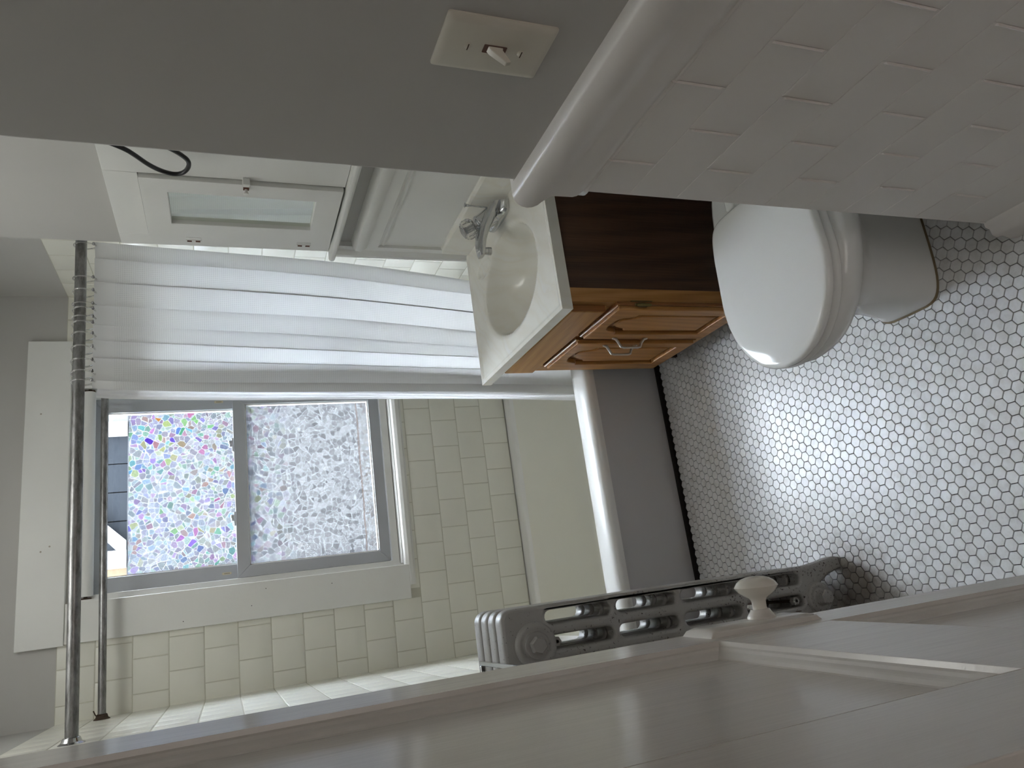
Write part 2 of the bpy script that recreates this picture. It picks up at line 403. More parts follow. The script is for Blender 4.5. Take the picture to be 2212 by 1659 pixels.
# window wall with opening
WX0, WX1, WZ0, WZ1 = 0.155, 0.905, 0.845, 1.965
wb = empty('wall_back'); tag(wb, 'window wall, grey paint above cream square tiles', 'wall', kind='structure')
mb = MB()
mb.box((XL, YW, 0), (WX0, YW+0.15, ZC)); mb.box((WX1, YW, 0), (XRR, YW+0.15, ZC))
mb.box((WX0, YW, 0), (WX1, YW+0.15, WZ0)); mb.box((WX0, YW, WZ1), (WX1, YW+0.15, ZC))
mb.build('plaster', M_WALL, wb)
wr = bx('wall_right', (XR, YN-0.02, 0), (XRR+0.1, YE, ZC), M_WALL); tag(wr, 'right wall behind the basin, grey above white woodwork', 'wall', kind='structure')
wa = bx('wall_alcove', (XRR, YE, 0), (XRR+0.1, YW+0.15, ZC), M_WALL); tag(wa, 'end wall of the bath alcove behind the shower curtain', 'wall', kind='structure')
wn = bx('wall_partition', (XN, YD, 0), (XRR+0.1, YN, ZC), M_WALL, bevel=0.006); tag(wn, 'near partition wall with the light switch, dark grey above white wainscot', 'wall', kind='structure')
# hall side
wf = empty('wall_front'); tag(wf, 'doorway wall beside the camera', 'wall', kind='structure')
mb = MB(); mb.box((-1.1, 0.0, 0), (-0.165, YD, ZC)); mb.box((0.585, 0.0, 0), (1.4, YD, ZC)); mb.box((-0.165, 0.0, 2.05), (0.585, YD, ZC))
mb.build('plaster', M_WALL, wf)
hl = MB(); hl.box((-1.2, -1.7, 0), (-1.1, 0.0, ZC)); hl.box((1.4, -1.7, 0), (1.5, 0, ZC)); hl.box((-1.2, -1.8, 0), (1.5, -1.7, ZC))
tag(hl.build('wall_hall', M_WALL), 'hall walls outside the doorway', 'wall', kind='structure')
jb = MB(); jb.box((-0.165, -0.01, 0), (-0.135, YD+0.012, 2.05)); jb.box((0.56, -0.01, 0), (0.585, YD+0.0, 2.05)); jb.box((-0.135, -0.01, 2.02), (0.56, YD, 2.05))
tag(jb.build('trim_1', M_TRIM, bevel=0.003), 'white painted door frame around the doorway', 'door frame', kind='structure')

added_fill_lamp(0.33, 1.85, ZC, 8.5)
# ------------------------------------------------------------------ floor hexagons
S = 0.0262; PHI = -2.09793341; OX, OY = 25.4883726*S, 82.4642367*S
ax_ = Vector((math.cos(PHI), math.sin(PHI))); bx_ = Vector((math.cos(PHI-PI/3), math.sin(PHI-PI/3)))
def hexring(cx, cy, r, z, a0): return [(cx+r*math.cos(a0+PI/3*i), cy+r*math.sin(a0+PI/3*i), z) for i in range(6)]
A0 = PHI + PI/6
RH = S/math.sqrt(3) - 0.00085
cells = []
for i in range(-110, 110):
    for j in range(-110, 110):
        c = Vector((OX, OY)) + (ax_*i + bx_*j)*S
        if -0.215 <= c.x <= 1.125 and 0.10 <= c.y <= 2.165 and not (c.x > XN-0.012 and c.y < YN+0.002) and not (c.x > XR-0.002):
            cells.append((c.x, c.y))
def inview(x, y):
    v = Vector((x, y, -1.484)); z = v.dot(fw); u = 829.5+F_PX*v.dot(rt)/z; w = 1106+F_PX*v.dot(dn)/z
    if not (-8 < u < 1667 and -8 < w < 2220): return False
    if x/y < -0.088: return False                      # hidden by the door
    if x > 0.655*y: return False                       # hidden by the partition
    if y > 1.02 and x > 0.50 and y < 1.45: return False  # under or behind the toilet
    if (x-0.50)**2/0.20**2 + (y-1.45)**2/0.20**2 < 1 and x > 0.42: return False
    return True
vis = sorted((c for c in cells if inview(*c)), key=lambda c: c[0]**2+c[1]**2)
near = set(vis[:300])
hv = MB(); hv.loft([hexring(0, 0, RH, -0.0034, A0), hexring(0, 0, RH, -0.0008, A0), hexring(0, 0, RH-0.0006, 0, A0)], cap0=False)
hme = None
for k, c in enumerate(vis[:300]):
    if hme is None:
        o = hv.build('hexagon_tile', M_HEX, fl); hme = o.data
    else:
        o = bpy.data.objects.new('hexagon_tile', hme); COL.objects.link(o); o.parent = fl
    o.location = (c[0], c[1], random.uniform(-0.0003, 0.0002)); o.rotation_euler = (random.gauss(0, 0.006), random.gauss(0, 0.006), 0)
hm = MB()
for c in cells:
    if c in near: continue
    dz = random.uniform(-0.0003, 0.0002); tx = random.gauss(0, 0.006); ty = random.gauss(0, 0.006)
    def tl(r, z): return [(p[0], p[1], p[2]+dz+tx*(p[0]-c[0])+ty*(p[1]-c[1])) for p in hexring(c[0], c[1], r, z, A0)]
    hm.loft([tl(RH, -0.0034), tl(RH, -0.0008), tl(RH-0.0006, 0)], cap0=False)
o = hm.build('hexagon_tiles', M_HEX, fl); o['kind'] = 'stuff'

# ------------------------------------------------------------------ wall tiles (4 1/4 inch squares, half bond)
TP = 0.1096; TZ0 = 0.350; NR = 15; TG = 0.0012; TT = 0.006
_tc = {}
def tile_mesh(w, h):
    key = (round(w, 4), round(h, 4))
    if key in _tc: return _tc[key]
    b_ = 0.0022; t = TT
    def ring(i, z): return [(-w/2+i, -h/2+i, z), (w/2-i, -h/2+i, z), (w/2-i, h/2-i, z), (-w/2+i, h/2-i, z)]
    mb_ = MB().loft([ring(0, 0), ring(0, t-b_*0.8), ring(b_*0.4, t-b_*0.25), ring(b_, t)], cap0=False)
    me = bpy.data.meshes.new('tile'); me.from_pydata(mb_.v, [], mb_.f); me.update()
    bm = bmesh.new(); bm.from_mesh(me); bmesh.ops.recalc_face_normals(bm, faces=bm.faces); bm.to_mesh(me); bm.free()
    for p in me.polygons: p.use_smooth = True
    try: me.set_sharp_from_angle(angle=0.9)
    except Exception: pass
    me.materials.append(M_TILE); _tc[key] = me
    return me
def place_tile(parent, mtx, a0, a1, z0, z1, name='tile'):
    w, h = a1-a0-2*TG, z1-z0-2*TG
    if w < 0.006 or h < 0.006: return
    o = bpy.data.objects.new(name, tile_mesh(w, h)); COL.objects.link(o); o.parent = parent
    o.matrix_local = mtx((a0+a1)/2, (z0+z1)/2)
def frame_back(a, z): return Matrix(((1, 0, 0, a), (0, 0, -1, YW+0.0005), (0, 1, 0, z), (0, 0, 0, 1)))
def frame_left(a, z): return Matrix(((0, 0, 1, XL-0.0005), (1, 0, 0, a), (0, 1, 0, z), (0, 0, 0, 1)))
def frame_alc(a, z): return Matrix(((0, 0, -1, XRR+0.0005), (1, 0, 0, a), (0, 1, 0, z), (0, 0, 0, 1)))
def tile_wall(parent, mtx, lo, hi, off_even, holes=()):
    for r in range(NR):
        z0, z1 = TZ0+r*TP, TZ0+(r+1)*TP
        off = off_even + (TP/2 if r % 2 else 0)
        k0 = math.floor((lo-off)/TP)
        for k in range(k0, k0+40):
            a0, a1 = off+k*TP, off+(k+1)*TP
            if a0 >= hi: break
            a0, a1 = max(a0, lo), min(a1, hi)
            if a1-a0 < 0.008: continue
            pieces = [(a0, a1, z0, z1)]
            for (ha, hb, hc, hd) in holes:
                out = []
                for (p, q, s_, t) in pieces:
                    if p >= ha and q <= hb and s_ >= hc and t <= hd: continue
                    if q <= ha or p >= hb or t <= hc or s_ >= hd: out.append((p, q, s_, t)); continue
                    # cut the tile against the casing
                    if p < ha: out.append((p, ha, s_, t))
                    elif q > hb: out.append((hb, q, s_, t))
                    elif s_ < hc: out.append((p, q, s_, hc))
                    elif t > hd: out.append((p, q, hd, t))
                pieces = out
            for (p, q, s_, t) in pieces: place_tile(parent, mtx, p, q, s_, t)
CAS = (0.028, 1.062, 0.828, 2.108)
tile_wall(wb, frame_back, XL, XRR, 0.72-20*TP, [(CAS[0]+0.002, CAS[1], CAS[2]+0.002, CAS[3])])
tile_wall(wl, frame_left, 2.065, YW, 2.87-12*TP)
tile_wall(wa, frame_alc, YE, YW, 2.87-12*TP-0.02)
for nm, a, b, par in (('grout', (XL, YW-0.0042, TZ0), (CAS[0]+0.01, YW, TZ0+NR*TP), wb), ('grout', (CAS[0]+0.01, YW-0.0042, TZ0), (WX1+0.06, YW, 0.835), wb), ('grout', (WX1+0.06, YW-0.0042, TZ0), (XRR, YW, TZ0+NR*TP), wb),
                      ('grout', (XL, 2.065, TZ0), (XL+0.0042, YW, TZ0+NR*TP), wl), ('grout', (XRR-0.0042, YE, TZ0), (XRR, YW, TZ0+NR*TP), wa)):
    bx(nm, a, b, M_GROUT, par)

# ------------------------------------------------------------------ wainscot on the partition: painted-over brick tiles
WR, WW = 0.0855, 0.1645
TZW0 = 0.128
wt = {}
for r in range(0, 10):
    z0 = TZW0 + r*WR; z1 = z0+WR
    off = 0.602 if r % 2 == 1 else 0.602+WW/2
    # joints seen at .52/.68 in one row and .60/.765 in the next
    for k in range(-4, 3):
        a0, a1 = off+k*WW, off+(k+1)*WW
        a0 = max(a0, YD+0.001); a1 = min(a1, YN)
        if a1-a0 < 0.01: continue
        w = a1-a0; key = (round(w, 4))
        if key not in wt:
            g = 0.0005; mb = MB()
            h = WR
            def ring(i, z): return [(-w/2+i, -h/2+i, z), (w/2-i, -h/2+i, z), (w/2-i, h/2-i, z), (-w/2+i, h/2-i, z)]
            mb.loft([ring(g, 0), ring(g, 0.0046), ring(0.0011, 0.0050)], cap0=False)
            # bead of old paint standing on the upright joint
            zz = h/2-0.005
            mb.add([(w/2-0.0045, -zz, 0.0048), (w/2-0.0012, -zz+0.004, 0.0076), (w/2-0.0012, zz-0.004, 0.0076), (w/2-0.0045, zz, 0.0048), (w/2, -zz, 0.0045), (w/2, zz, 0.0045)],
                   [(0, 1, 2, 3), (1, 4, 5, 2), (0, 4, 1), (3, 2, 5)])
            me = bpy.data.meshes.new('wainscot_tile'); me.from_pydata(mb.v, [], mb.f); me.update()
            bm = bmesh.new(); bm.from_mesh(me); bmesh.ops.recalc_face_normals(bm, faces=bm.faces); bm.to_mesh(me); bm.free()
            me.materials.append(M_WAINS); wt[key] = me
        o = bpy.data.objects.new('wainscot_tile', wt[key]); COL.objects.link(o); o.parent = wn
        # local x -> world -y keeps the bead on the camera-side joint
        o.matrix_local = Matrix(((0, 0, -1, XN+0.0003), (-1, 0, 0, (a0+a1)/2), (0, 1, 0, (z0+z1)/2), (0, 0, 0, 1)))
bx('wainscot_backing', (XN-0.0038, YD+0.001, 0.1), (XN+0.001, YN+0.0, 0.99), M_WAINS, wn)
bx('wainscot_end', (XN-0.0045, YN-0.001, 0.1), (XR, YN+0.004, 0.99), M_WAINS, wn)
# cap rail with rounded nose, wraps the wall end
def rail_profile(z0):   # (out, z) from wall outwards
    P = [(0, 0.966), (0.004, 0.966), (0.006, 0.970), (0.004, 0.974), (0.007, 0.979), (0.010, 0.983), (0.0115, 0.990), (0.012, 1.020), (0.013, 1.026)]
    for i in range(9):
        a = -PI*0.30 + PI*0.80*i/8
        P.append((0.009+0.017*math.cos(a), 1.060+0.027*math.sin(a)))
    P += [(0.0, 1.087)]
    return P
rp = rail_profile(0)
def rail_mesh(path_fn, name, mat_, parent, bev=0):
    mb = MB(); mb.loft([[path_fn(i, d, z) for d, z in rp] for i in range(3)]); return mb.build(name, mat_, parent, smooth=True, angle=0.9)
rl = rail_mesh(lambda i, d, z: [(XN-d, YD, z), (XN-d, YN+d*1.0, z), (XR-0.01, YN+d*1.0, z)][i], 'trim_2', M_WAINS, None)
tag(rl, 'thick painted chair rail with rounded nose capping the near wainscot', 'chair rail', kind='structure')
bpf = [(0, 0.0), (0.020, 0.0), (0.022, 0.02), (0.019, 0.045), (0.022, 0.06), (0.019, 0.075), (0.012, 0.088), (0.010, 0.102), (0.004, 0.112), (0, 0.118)]
mb = MB(); mb.loft([[[(XN-d, YD, z), (XN-d, YN+d, z), (XR-0.01, YN+d, z)][i] for d, z in bpf] for i in range(3)])
tag(mb.build('baseboard_right', M_WAINS, smooth=True, angle=0.9), 'moulded baseboard at the foot of the near wainscot', 'baseboard', kind='structure')

# ------------------------------------------------------------------ window
w1 = thing('window_1', 'horizontal-rail sliding sash window with white casing and crackle film', 'window', kind='structure')
cz = 0.020
bx('casing', (CAS[0], YW-0.022, CAS[2]), (WX0, YW+0.02, 1.972), M_TRIM, w1, 0.002)
bx('casing', (WX1, YW-0.022, CAS[2]), (CAS[1], YW+0.02, 1.972), M_TRIM, w1, 0.002)
bx('casing', (CAS[0]-0.004, YW-0.026, 1.972), (CAS[1]+0.006, YW+0.02, CAS[3]), M_TRIM, w1, 0.002)
bx('jamb', (WX0-0.004, YW, WZ0-0.004), (WX0+0.008, YW+0.15, WZ1), M_TRIM, w1)
bx('jamb', (WX1-0.008, YW, WZ0-0.004), (WX1+0.004, YW+0.15, WZ1), M_TRIM, w1)
bx('head_jamb', (WX0, YW, WZ1-0.012), (WX1, YW+0.15, WZ1+0.002), M_TRIM, w1)
o = MB().prism([(YW-0.006, 0.838), (YW+0.005, 0.848), (YW+0.15, 0.862), (YW+0.15, 0.83), (YW-0.006, 0.80)], WX0-0.02, WX1+0.03, 0).build('window_sill', M_TRIM, w1, 0.001)
# moulding strip under the sill, runs past the casing on the left
o = MB().prism([(YW-0.006, 0.842), (YW-0.016, 0.838), (YW-0.022, 0.826), (YW-0.020, 0.812), (YW-0.012, 0.804), (YW-0.001, 0.802)], 0.078, CAS[1]-0.05, 0).build('sill_moulding', M_TRIM, w1, smooth=True)
fr = MB(); F0, F1 = 2.892, 2.972
fr.box((WX0+0.006, F0, WZ0+0.006), (WX0+0.022, F1, WZ1-0.01)); fr.box((WX1-0.034, F0, WZ0+0.006), (WX1-0.008, F1, WZ1-0.01))
fr.box((WX0+0.02, F0, 0.852), (WX1-0.03, F1, 0.880)); fr.box((WX0+0.02, F0, 1.925), (WX1-0.03, F1, WZ1-0.01))
fr.build('frame', M_TRIM, w1, 0.0015)
# lower sash (room side): stiles and rails mitred
def sash(name, x0, x1, z0, z1, gx0, gx1, gz0, gz1, y0, y1):
    s_ = empty(name); s_.parent = w1
    def member(nm, pts):
        MB().prism(pts, y0, y1, 1).build(nm, M_VINYL, s_, 0.0012)
    member('stile', [(x0, z0), (gx0, gz0), (gx0, gz1), (x0, z1)]); member('stile', [(x1, z0), (x1, z1), (gx1, gz1), (gx1, gz0)])
    member('rail', [(x0, z0), (x1, z0), (gx1, gz0), (gx0, gz0)]); member('rail', [(x0, z1), (gx0, gz1), (gx1, gz1), (x1, z1)])
    b_ = MB(); t = 0.004   # pale glazing bead
    b_.box((gx0, y0+0.006, gz0), (gx0+t, y1, gz1)); b_.box((gx1-t, y0+0.006, gz0), (gx1, y1, gz1)); b_.box((gx0, y0+0.006, gz0), (gx1, y1, gz0+t)); b_.box((gx0, y0+0.006, gz1-t), (gx1, y1, gz1))
    b_.build('glazing_bead', M_TRIM, s_)
    return s_
s1 = sash('lower_sash', 0.178, 0.872, 0.883, 1.442, 0.220, 0.828, 0.925, 1.398, 2.900, 2.925)
s2 = sash('upper_sash', 0.172, 0.880, 1.405, 1.925, 0.230, 0.818, 1.436, 1.872, 2.930, 2.955)
def pane(par, x0, x1, z0, z1, y, fz0, fz1, fm):
    g = bx('glass', (x0, y, z0), (x1, y+0.003, z1), M_GLASS, par)
    f = MB().add([(x0+0.002, y-0.0006, fz0), (x1-0.002, y-0.0006, fz0), (x1-0.002, y-0.0006, fz1), (x0+0.002, y-0.0006, fz1)], [(0, 1, 2, 3)]).build('privacy_film', fm, par)
    return f
pane(s1, 0.222, 0.826, 0.927, 1.396, 2.914, 0.929, 1.3955, M_FILM_L)
pane(s2, 0.232, 0.816, 1.438, 1.870, 2.944, 1.439, 1.800, M_FILM_U)
# sash locks on the meeting rail
for lx in (0.672, 0.392):
    lk = MB(); lk.box((lx-0.026, 2.904, 1.4415), (lx+0.026, 2.924, 1.448)); lk.box((lx-0.008, 2.908, 1.448), (lx+0.016, 2.920, 1.456))
    lk.lathe([(0.008, 0), (0.008, 0.012), (0.004, 0.014)], (lx+0.010, 2.914, 1.446), (0, 0, 1), 16)
    tag(lk.build('sash_lock', M_VINYL, s1, 0.001), 'grey sash lock on meeting rail')
for nx_, nz_ in ((0.052, 1.62), (0.128, 1.35), (0.118, 1.12), (0.075, 1.40)):
    MB().lathe([(0.0016, 0), (0.0016, 0.0004), (0, 0.0004)], (nx_, YW-0.022, nz_), (0, -1, 0), 8).build('nail_head', M_DARK, w1)
for nx_, nz_ in ((0.33, 2.045), (0.80, 2.06), (0.345, 2.02)):
    MB().lathe([(0.003, 0), (0.003, 0.0003), (0, 0.0003)], (nx_, YW-0.026, nz_), (0, -1, 0), 10).build('filled_hole', M_RUSTP0, w1)
# little cream rating labels on the upper sash stiles
M_LBL = mat('cream_sticker', (0.62, 0.56, 0.40), 0.5); M_INK = mat('sticker_ink', (0.06, 0.05, 0.04), 0.6)
for sx, zz in ((0.848, 1.4905), (0.2005, 1.478)):
    lb = MB().loft([[(sx+p[0], 2.9299, zz+p[1]) for p in rrect(-0.0045, -0.016, 0.0045, 0.016, 0.003, 3)], [(sx+p[0], 2.9294, zz+p[1]) for p in rrect(-0.0045, -0.016, 0.0045, 0.016, 0.003, 3)]]).build('sticker', M_LBL, s2)
    ink = MB(); ink.box((sx-0.0012, 2.9291, zz+0.0065), (sx+0.0012, 2.9294, zz+0.0085))
    for q in range(6): ink.box((sx-0.0014, 2.9291, zz+0.0035-q*0.0026), (sx+0.0014, 2.9294, zz+0.005-q*0.0026))
    ink.build('sticker_print', M_INK, s2)
# roller blind wound up under the head
rb = thing('roller_blind', 'white roller blind wound up under the window head', 'blind', (0, 0, 0))
MB().tube([(0.172, 2.887, 1.917), (0.885, 2.887, 1.921)], 0.021, 24).build('roll', M_BLIND, rb, smooth=True)
for px in (0.166, 0.888):
    MB().box((px-0.002, 2.872, 1.902), (px+0.002, 2.902, 1.948)).build('bracket', M_RUST, rb)
    MB().tube([(px-0.01, 2.887, 1.919), (px+0.008, 2.887, 1.919)], 0.006, 10).build('pin', M_RUST, rb)

# ------------------------------------------------------------------ outside: neighbouring house
nb = thing('neighbouring_house', 'grey and white house close outside the bathroom window', 'house')
M_SID = paint('pale_siding', (0.18, 0.18, 0.19), 0.7); M_ROOFG = paint('grey_panel', (0.030, 0.034, 0.040), 0.8, 260, 0.3)
M_TRIMO = mat('white_outdoor_trim', (0.30, 0.30, 0.30), 0.6); M_PEACH = mat('peach_siding', (0.20, 0.15, 0.10), 0.7)
M_PLAIN = paint('neighbour_render', (0.07, 0.073, 0.08), 0.8)
ZS = 2.135                     # boards and gable panels sit above the plain rendered wall
bx('rendered_wall', (-30.0, 6.0, -2.5), (30.0, 6.3, ZS), M_PLAIN, nb)
for (a0, a1) in ((-1.5, -0.2), (-0.2, 0.53)): bx('peach_wall', (a0, 6.02, ZS), (a1, 6.20, 2.52), M_PEACH, nb)
bx('corner_board', (0.53, 5.98, ZS), (0.655, 6.2, 2.52), M_TRIMO, nb)
for k in range(4):
    a0 = 0.655+k*0.212
    bx('siding_panel', (a0+0.004, 6.03, ZS), (a0+0.208, 6.18, 2.52), M_ROOFG, nb)
bx('siding_backing', (0.655, 6.06, ZS), (1.50, 6.19, 2.52), M_DARK, nb)
bx('corner_board', (1.50, 5.98, ZS), (1.605, 6.2, 2.52), M_TRIMO, nb)
for k in range(4): bx('siding_board', (1.605+k*0.16, 6.04, ZS), (1.605+k*0.16+0.152, 6.18, 2.52), M_SID, nb)
bx('siding_backing', (1.605, 6.08, ZS), (3.0, 6.2, 2.52), M_DARK, nb)
# raking white board
MB().prism([(0.655, 2.137), (0.72, 2.137), (0.96, 2.38), (0.91, 2.43), (0.655, 2.20)], 5.97, 6.035, 1).build('rake_board', M_TRIMO, nb)
up_ = MB(); up_.box((-30.0, -1.8, ZC+0.1), (30.0, YW+0.15, 6.2)); up_.box((-30.0, 0.5, -2.6), (-0.5, YW+0.15, ZC+0.1)); up_.box((1.5, 0.5, -2.6), (30.0, YW+0.15, ZC+0.1)); up_.box((-0.5, 0.5, -2.6), (1.5, YW+0.15, -0.1))  # added unseen mass, wide and tall, keeps skylight off the neighbouring house
tag(up_.build('wall_sky_block', M_SID), 'added unseen outside wall around and above the window, blocking the sky', 'wall', kind='structure')
for M_ in (M_SID, M_ROOFG, M_TRIMO, M_PEACH, M_PLAIN): nt(M_)[2].inputs['Specular IOR Level'].default_value = 0.0
gd = bx('outside_ground', (-30, YW+0.15, -2.6), (30, 14, -2.5), mat('outside_ground', (0.09, 0.09, 0.08), 0.9)); tag(gd, 'ground outside the window', 'ground', kind='structure')

# ------------------------------------------------------------------ curtain rods
def rod(name, label, y, z0, z1, rad, col, flanges):
    t = thing(name, label, 'curtain rod')
    p0, p1 = Vector((XL+0.004, y, z0)), Vector((XRR-0.004, y, z1))
    MB().tube([p0, p1], rad, 24).build('tube', M_STEEL, t, smooth=True)
    for p, d in ((p0, 1), (p1, -1)):
        MB().lathe([(rad*2.0, -0.001), (rad*2.0, 0.003), (rad*1.55, 0.007), (rad*1.3, 0.016), (rad*1.05, 0.018)], p, (d, 0, 0), 24).build('wall_flange', flanges, t, smooth=True)
    return t
rod1 = rod('curtain_rod', 'thick old metal curtain rod carrying the shower curtain rings', 2.200, 1.838, 1.848, 0.0150, M_STEEL, M_CHROME)
rod2 = rod('curtain_rod', 'thinner metal rod running just in front of the window', 2.790, 1.852, 1.862, 0.0118, M_STEEL, M_RUST)
MB().tube([(XL+0.02, 2.775, 1.852), (XL+0.02, 2.768, 1.866), (XL+0.035, 2.764, 1.872)], 0.002, 6).build('set_screw', M_RUST, rod2)
RODZ = lambda x: 1.838 + (x-XL)/(XRR-XL)*0.010

# ------------------------------------------------------------------ shower curtain
def fold_curtain(name, mat_, parent, xr_top, xl_top, xr_bot, xl_bot, ztop, zbot, folds, amp, yoff, nu=360, nv=60, hem=None, uvw=1.5, ph=0.0, keyfolds=None, side=1):
    verts = []; uvs = []
    for j in range(nv+1):
        v = j/nv; z = ztop + (zbot-ztop)*v
        zz = 1.0-v
        for i in range(nu+1):
            u = i/nu
            xr = xr_top+(xr_bot-xr_top)*v; xl = xl_top+(xl_bot-xl_top)*(v**0.7)
            if keyfolds:
                # piecewise pleats at given places, drifting slightly
                n = len(keyfolds)-1; k = min(int(u*n), n-1); t = u*n-k
                a0, a1 = keyfolds[k], keyfolds[k+1]
                uu = a0+(a1-a0)*(t - 0.13*math.sin(2*PI*t))
                sgn = -1 if k % 2 == 0 else 1
                hgt = math.cos(PI*t)*sgn
                wv = amp*(0.55+0.45*smoothstep(0, 0.35, v))*hgt*(0.75+0.35*math.sin(k*2.3+1))
            else:
                uu = u; wv = amp*math.sin(2*PI*folds*u+ph)
            wob = 0.010*math.sin(3.1*v+u*9)+0.006*math.sin(9*v+u*17)
            x = xr+(xl-xr)*uu + 0.012*math.sin(4*v+uu*5)*v
            top = 1-smoothstep(0, 0.08, v)
            y = 2.200 + yoff + wv*(1-0.25*top) + wob*v + 0.062*smoothstep(0.35, 0.95, v)
            verts.append((x, y, z)); uvs.append((u*uvw, z))
    faces = []
    for j in range(nv):
        for i in range(nu):
            a = j*(nu+1)+i; faces.append((a, a+1, a+nu+2, a+nu+1))
    me = bpy.data.meshes.new(name); me.from_pydata(verts, [], faces); me.update()
    ul = me.uv_layers.new(name='UVMap')
    for l in me.loops: ul.data[l.index].uv = uvs[l.vertex_index]
    for p in me.polygons: p.use_smooth = True
    me.materials.append(mat_)
    if hem:
        me.materials.append(M_HEM)
        for p in me.polygons:
            if p.center.z > ztop-hem: p.material_index = 1
    o = bpy.data.objects.new(name, me); COL.objects.link(o); o.parent = parent
    return o
sc_ = thing('shower_curtain', 'white waffle-weave shower curtain hanging in folds from the rod', 'shower curtain')
KF = [0.0, 0.104, 0.113, 0.274, 0.283, 0.438, 0.448, 0.573, 0.583, 0.676, 0.686, 0.796, 0.806, 0.948, 0.956, 1.0]
fold_curtain('fabric', M_CURT, sc_, 1.130, 0.690, 1.026, 0.638, 1.812, 0.20, 8, 0.017, 0.0, hem=0.066, uvw=1.8, keyfolds=KF)
fold_curtain('liner', M_LINER, sc_, 0.74, 0.672, 0.70, 0.618, 1.806, 0.16, 2, 0.010, 0.040, nu=50, uvw=1.5)
# rings: clear plastic hoops round the rod, hooked in the hem
rx = [1.120, 1.015, 0.972, 0.935, 0.915, 0.893, 0.872, 0.840, 0.800, 0.762, 0.728, 0.705]
lean = [0, 0.0, 0.25, 0.0, 0.3, 0.1, 0.35, 0.3, 0.35, 0.3, 0.35, 0.1]
r_first = None
def ring_thing(i, x, ln):
    t = thing('curtain_ring', '', 'curtain ring', (x, 2.2, RODZ(x)))
    t.rotation_euler = (0, 0, ln)
    pts = []
    for k in range(33):
        a = 2*PI*k/32
        yy = 0.0215*math.sin(a); zz = 0.0225*math.cos(a)-0.004
        if zz < -0.012: zz = -0.012+(zz+0.012)*1.9
        pts.append((0, yy, zz))
    MB().tube(pts, 0.0021, 8, False).build('hoop', M_RING, t, smooth=True)
    MB().lathe([(0.0035, 0), (0.0045, 0.002), (0.003, 0.004), (0.0035, 0.008), (0.0008, 0.012)], (0, -0.012, -0.033), (0, -1, -0.15), 12).build('stud', M_STEEL, t, smooth=True)
    return t
desc = ['first clear ring, alone at the wall end of the rod', 'second clear ring from the wall end of the rod', 'third clear ring from the wall end, leaning', 'fourth clear ring, upright, start of the middle cluster',
        'fifth clear ring, leaning, touching the middle cluster', 'sixth clear ring in the middle cluster over the crumpled hem', 'seventh clear ring, last of the middle cluster', 'eighth clear ring, leaning, past the middle cluster',
        'ninth clear ring, leaning, third-last before the open edge', 'tenth clear ring, leaning, third from the curtain open edge', 'eleventh clear ring, next to the curtain open edge', 'twelfth clear ring, last at the open edge by the window']
for i, (x, ln) in enumerate(zip(rx, lean)):
    t = ring_thing(i, x, ln); t['label'] = desc[i]; t['group'] = 'clear rings on the curtain rod'

# ------------------------------------------------------------------ bathtub
tb = thing('bathtub', 'low built-in white bathtub with grey-white apron', 'bathtub')
TY0, TY1, TX0, TX1, ZR = 2.112, YW-0.001, XL+0.001, XRR-0.001, 0.345
def ring4(x0, y0, x1, y1, z, r, n=10): return [(p[0], p[1], z) for p in rrect(x0, y0, x1, y1, r, n)]
rings = []
for z, ins in ((ZR-0.040, 0.0), (ZR-0.022, -0.004), (ZR-0.010, 0.002), (ZR-0.003, 0.010), (ZR, 0.026)):
    rings.append(ring4(TX0, TY0+ins, TX1, TY1, z, 0.004))
rings.append(ring4(TX0+0.02, TY0+0.070, TX1-0.02, TY1-0.055, ZR+0.001, 0.05))
rings.append(ring4(TX0+0.03, TY0+0.092, TX1-0.06, TY1-0.065, ZR-0.003, 0.06))
rings.append(ring4(TX0+0.035, TY0+0.102, TX1-0.07, TY1-0.072, ZR-0.016, 0.07))
o = MB().loft(rings, False, False).build('rim', M_ENAMEL, tb, smooth=True, angle=1.2)
ri = [ring4(TX0+0.035, TY0+0.102, TX1-0.07, TY1-0.072, ZR-0.016, 0.07), ring4(TX0+0.045, TY0+0.110, TX1-0.09, TY1-0.082, ZR-0.07, 0.08),
      ring4(TX0+0.06, TY0+0.125, TX1-0.13, TY1-0.10, ZR-0.18, 0.10), ring4(TX0+0.085, TY0+0.150, TX1-0.19, TY1-0.125, ZR-0.262, 0.11),
      ring4(TX0+0.13, TY0+0.19, TX1-0.24, TY1-0.165, ZR-0.295, 0.10), ring4(TX0+0.3, TY0+0.30, TX1-0.4, TY1-0.28, ZR-0.300, 0.05)]
MB().loft(ri, False, True).build('basin', M_BATHIN, tb, smooth=True, angle=1.2)
MB().prism([(TY0+0.002, ZR-0.040), (TY0+0.008, ZR-0.042), (TY0+0.050, 0.075), (TY0+0.070, 0.035), (TY0+0.082, 0.0), (TY0+0.14, 0.0), (TY0+0.09, ZR-0.05)], TX0, TX1, 0).build('apron', M_APRON, tb, smooth=True, angle=0.5)
bx('base_gap', (TX0, TY0+0.072, 0.0), (TX1, TY0+0.10, 0.010), M_DARK, tb)

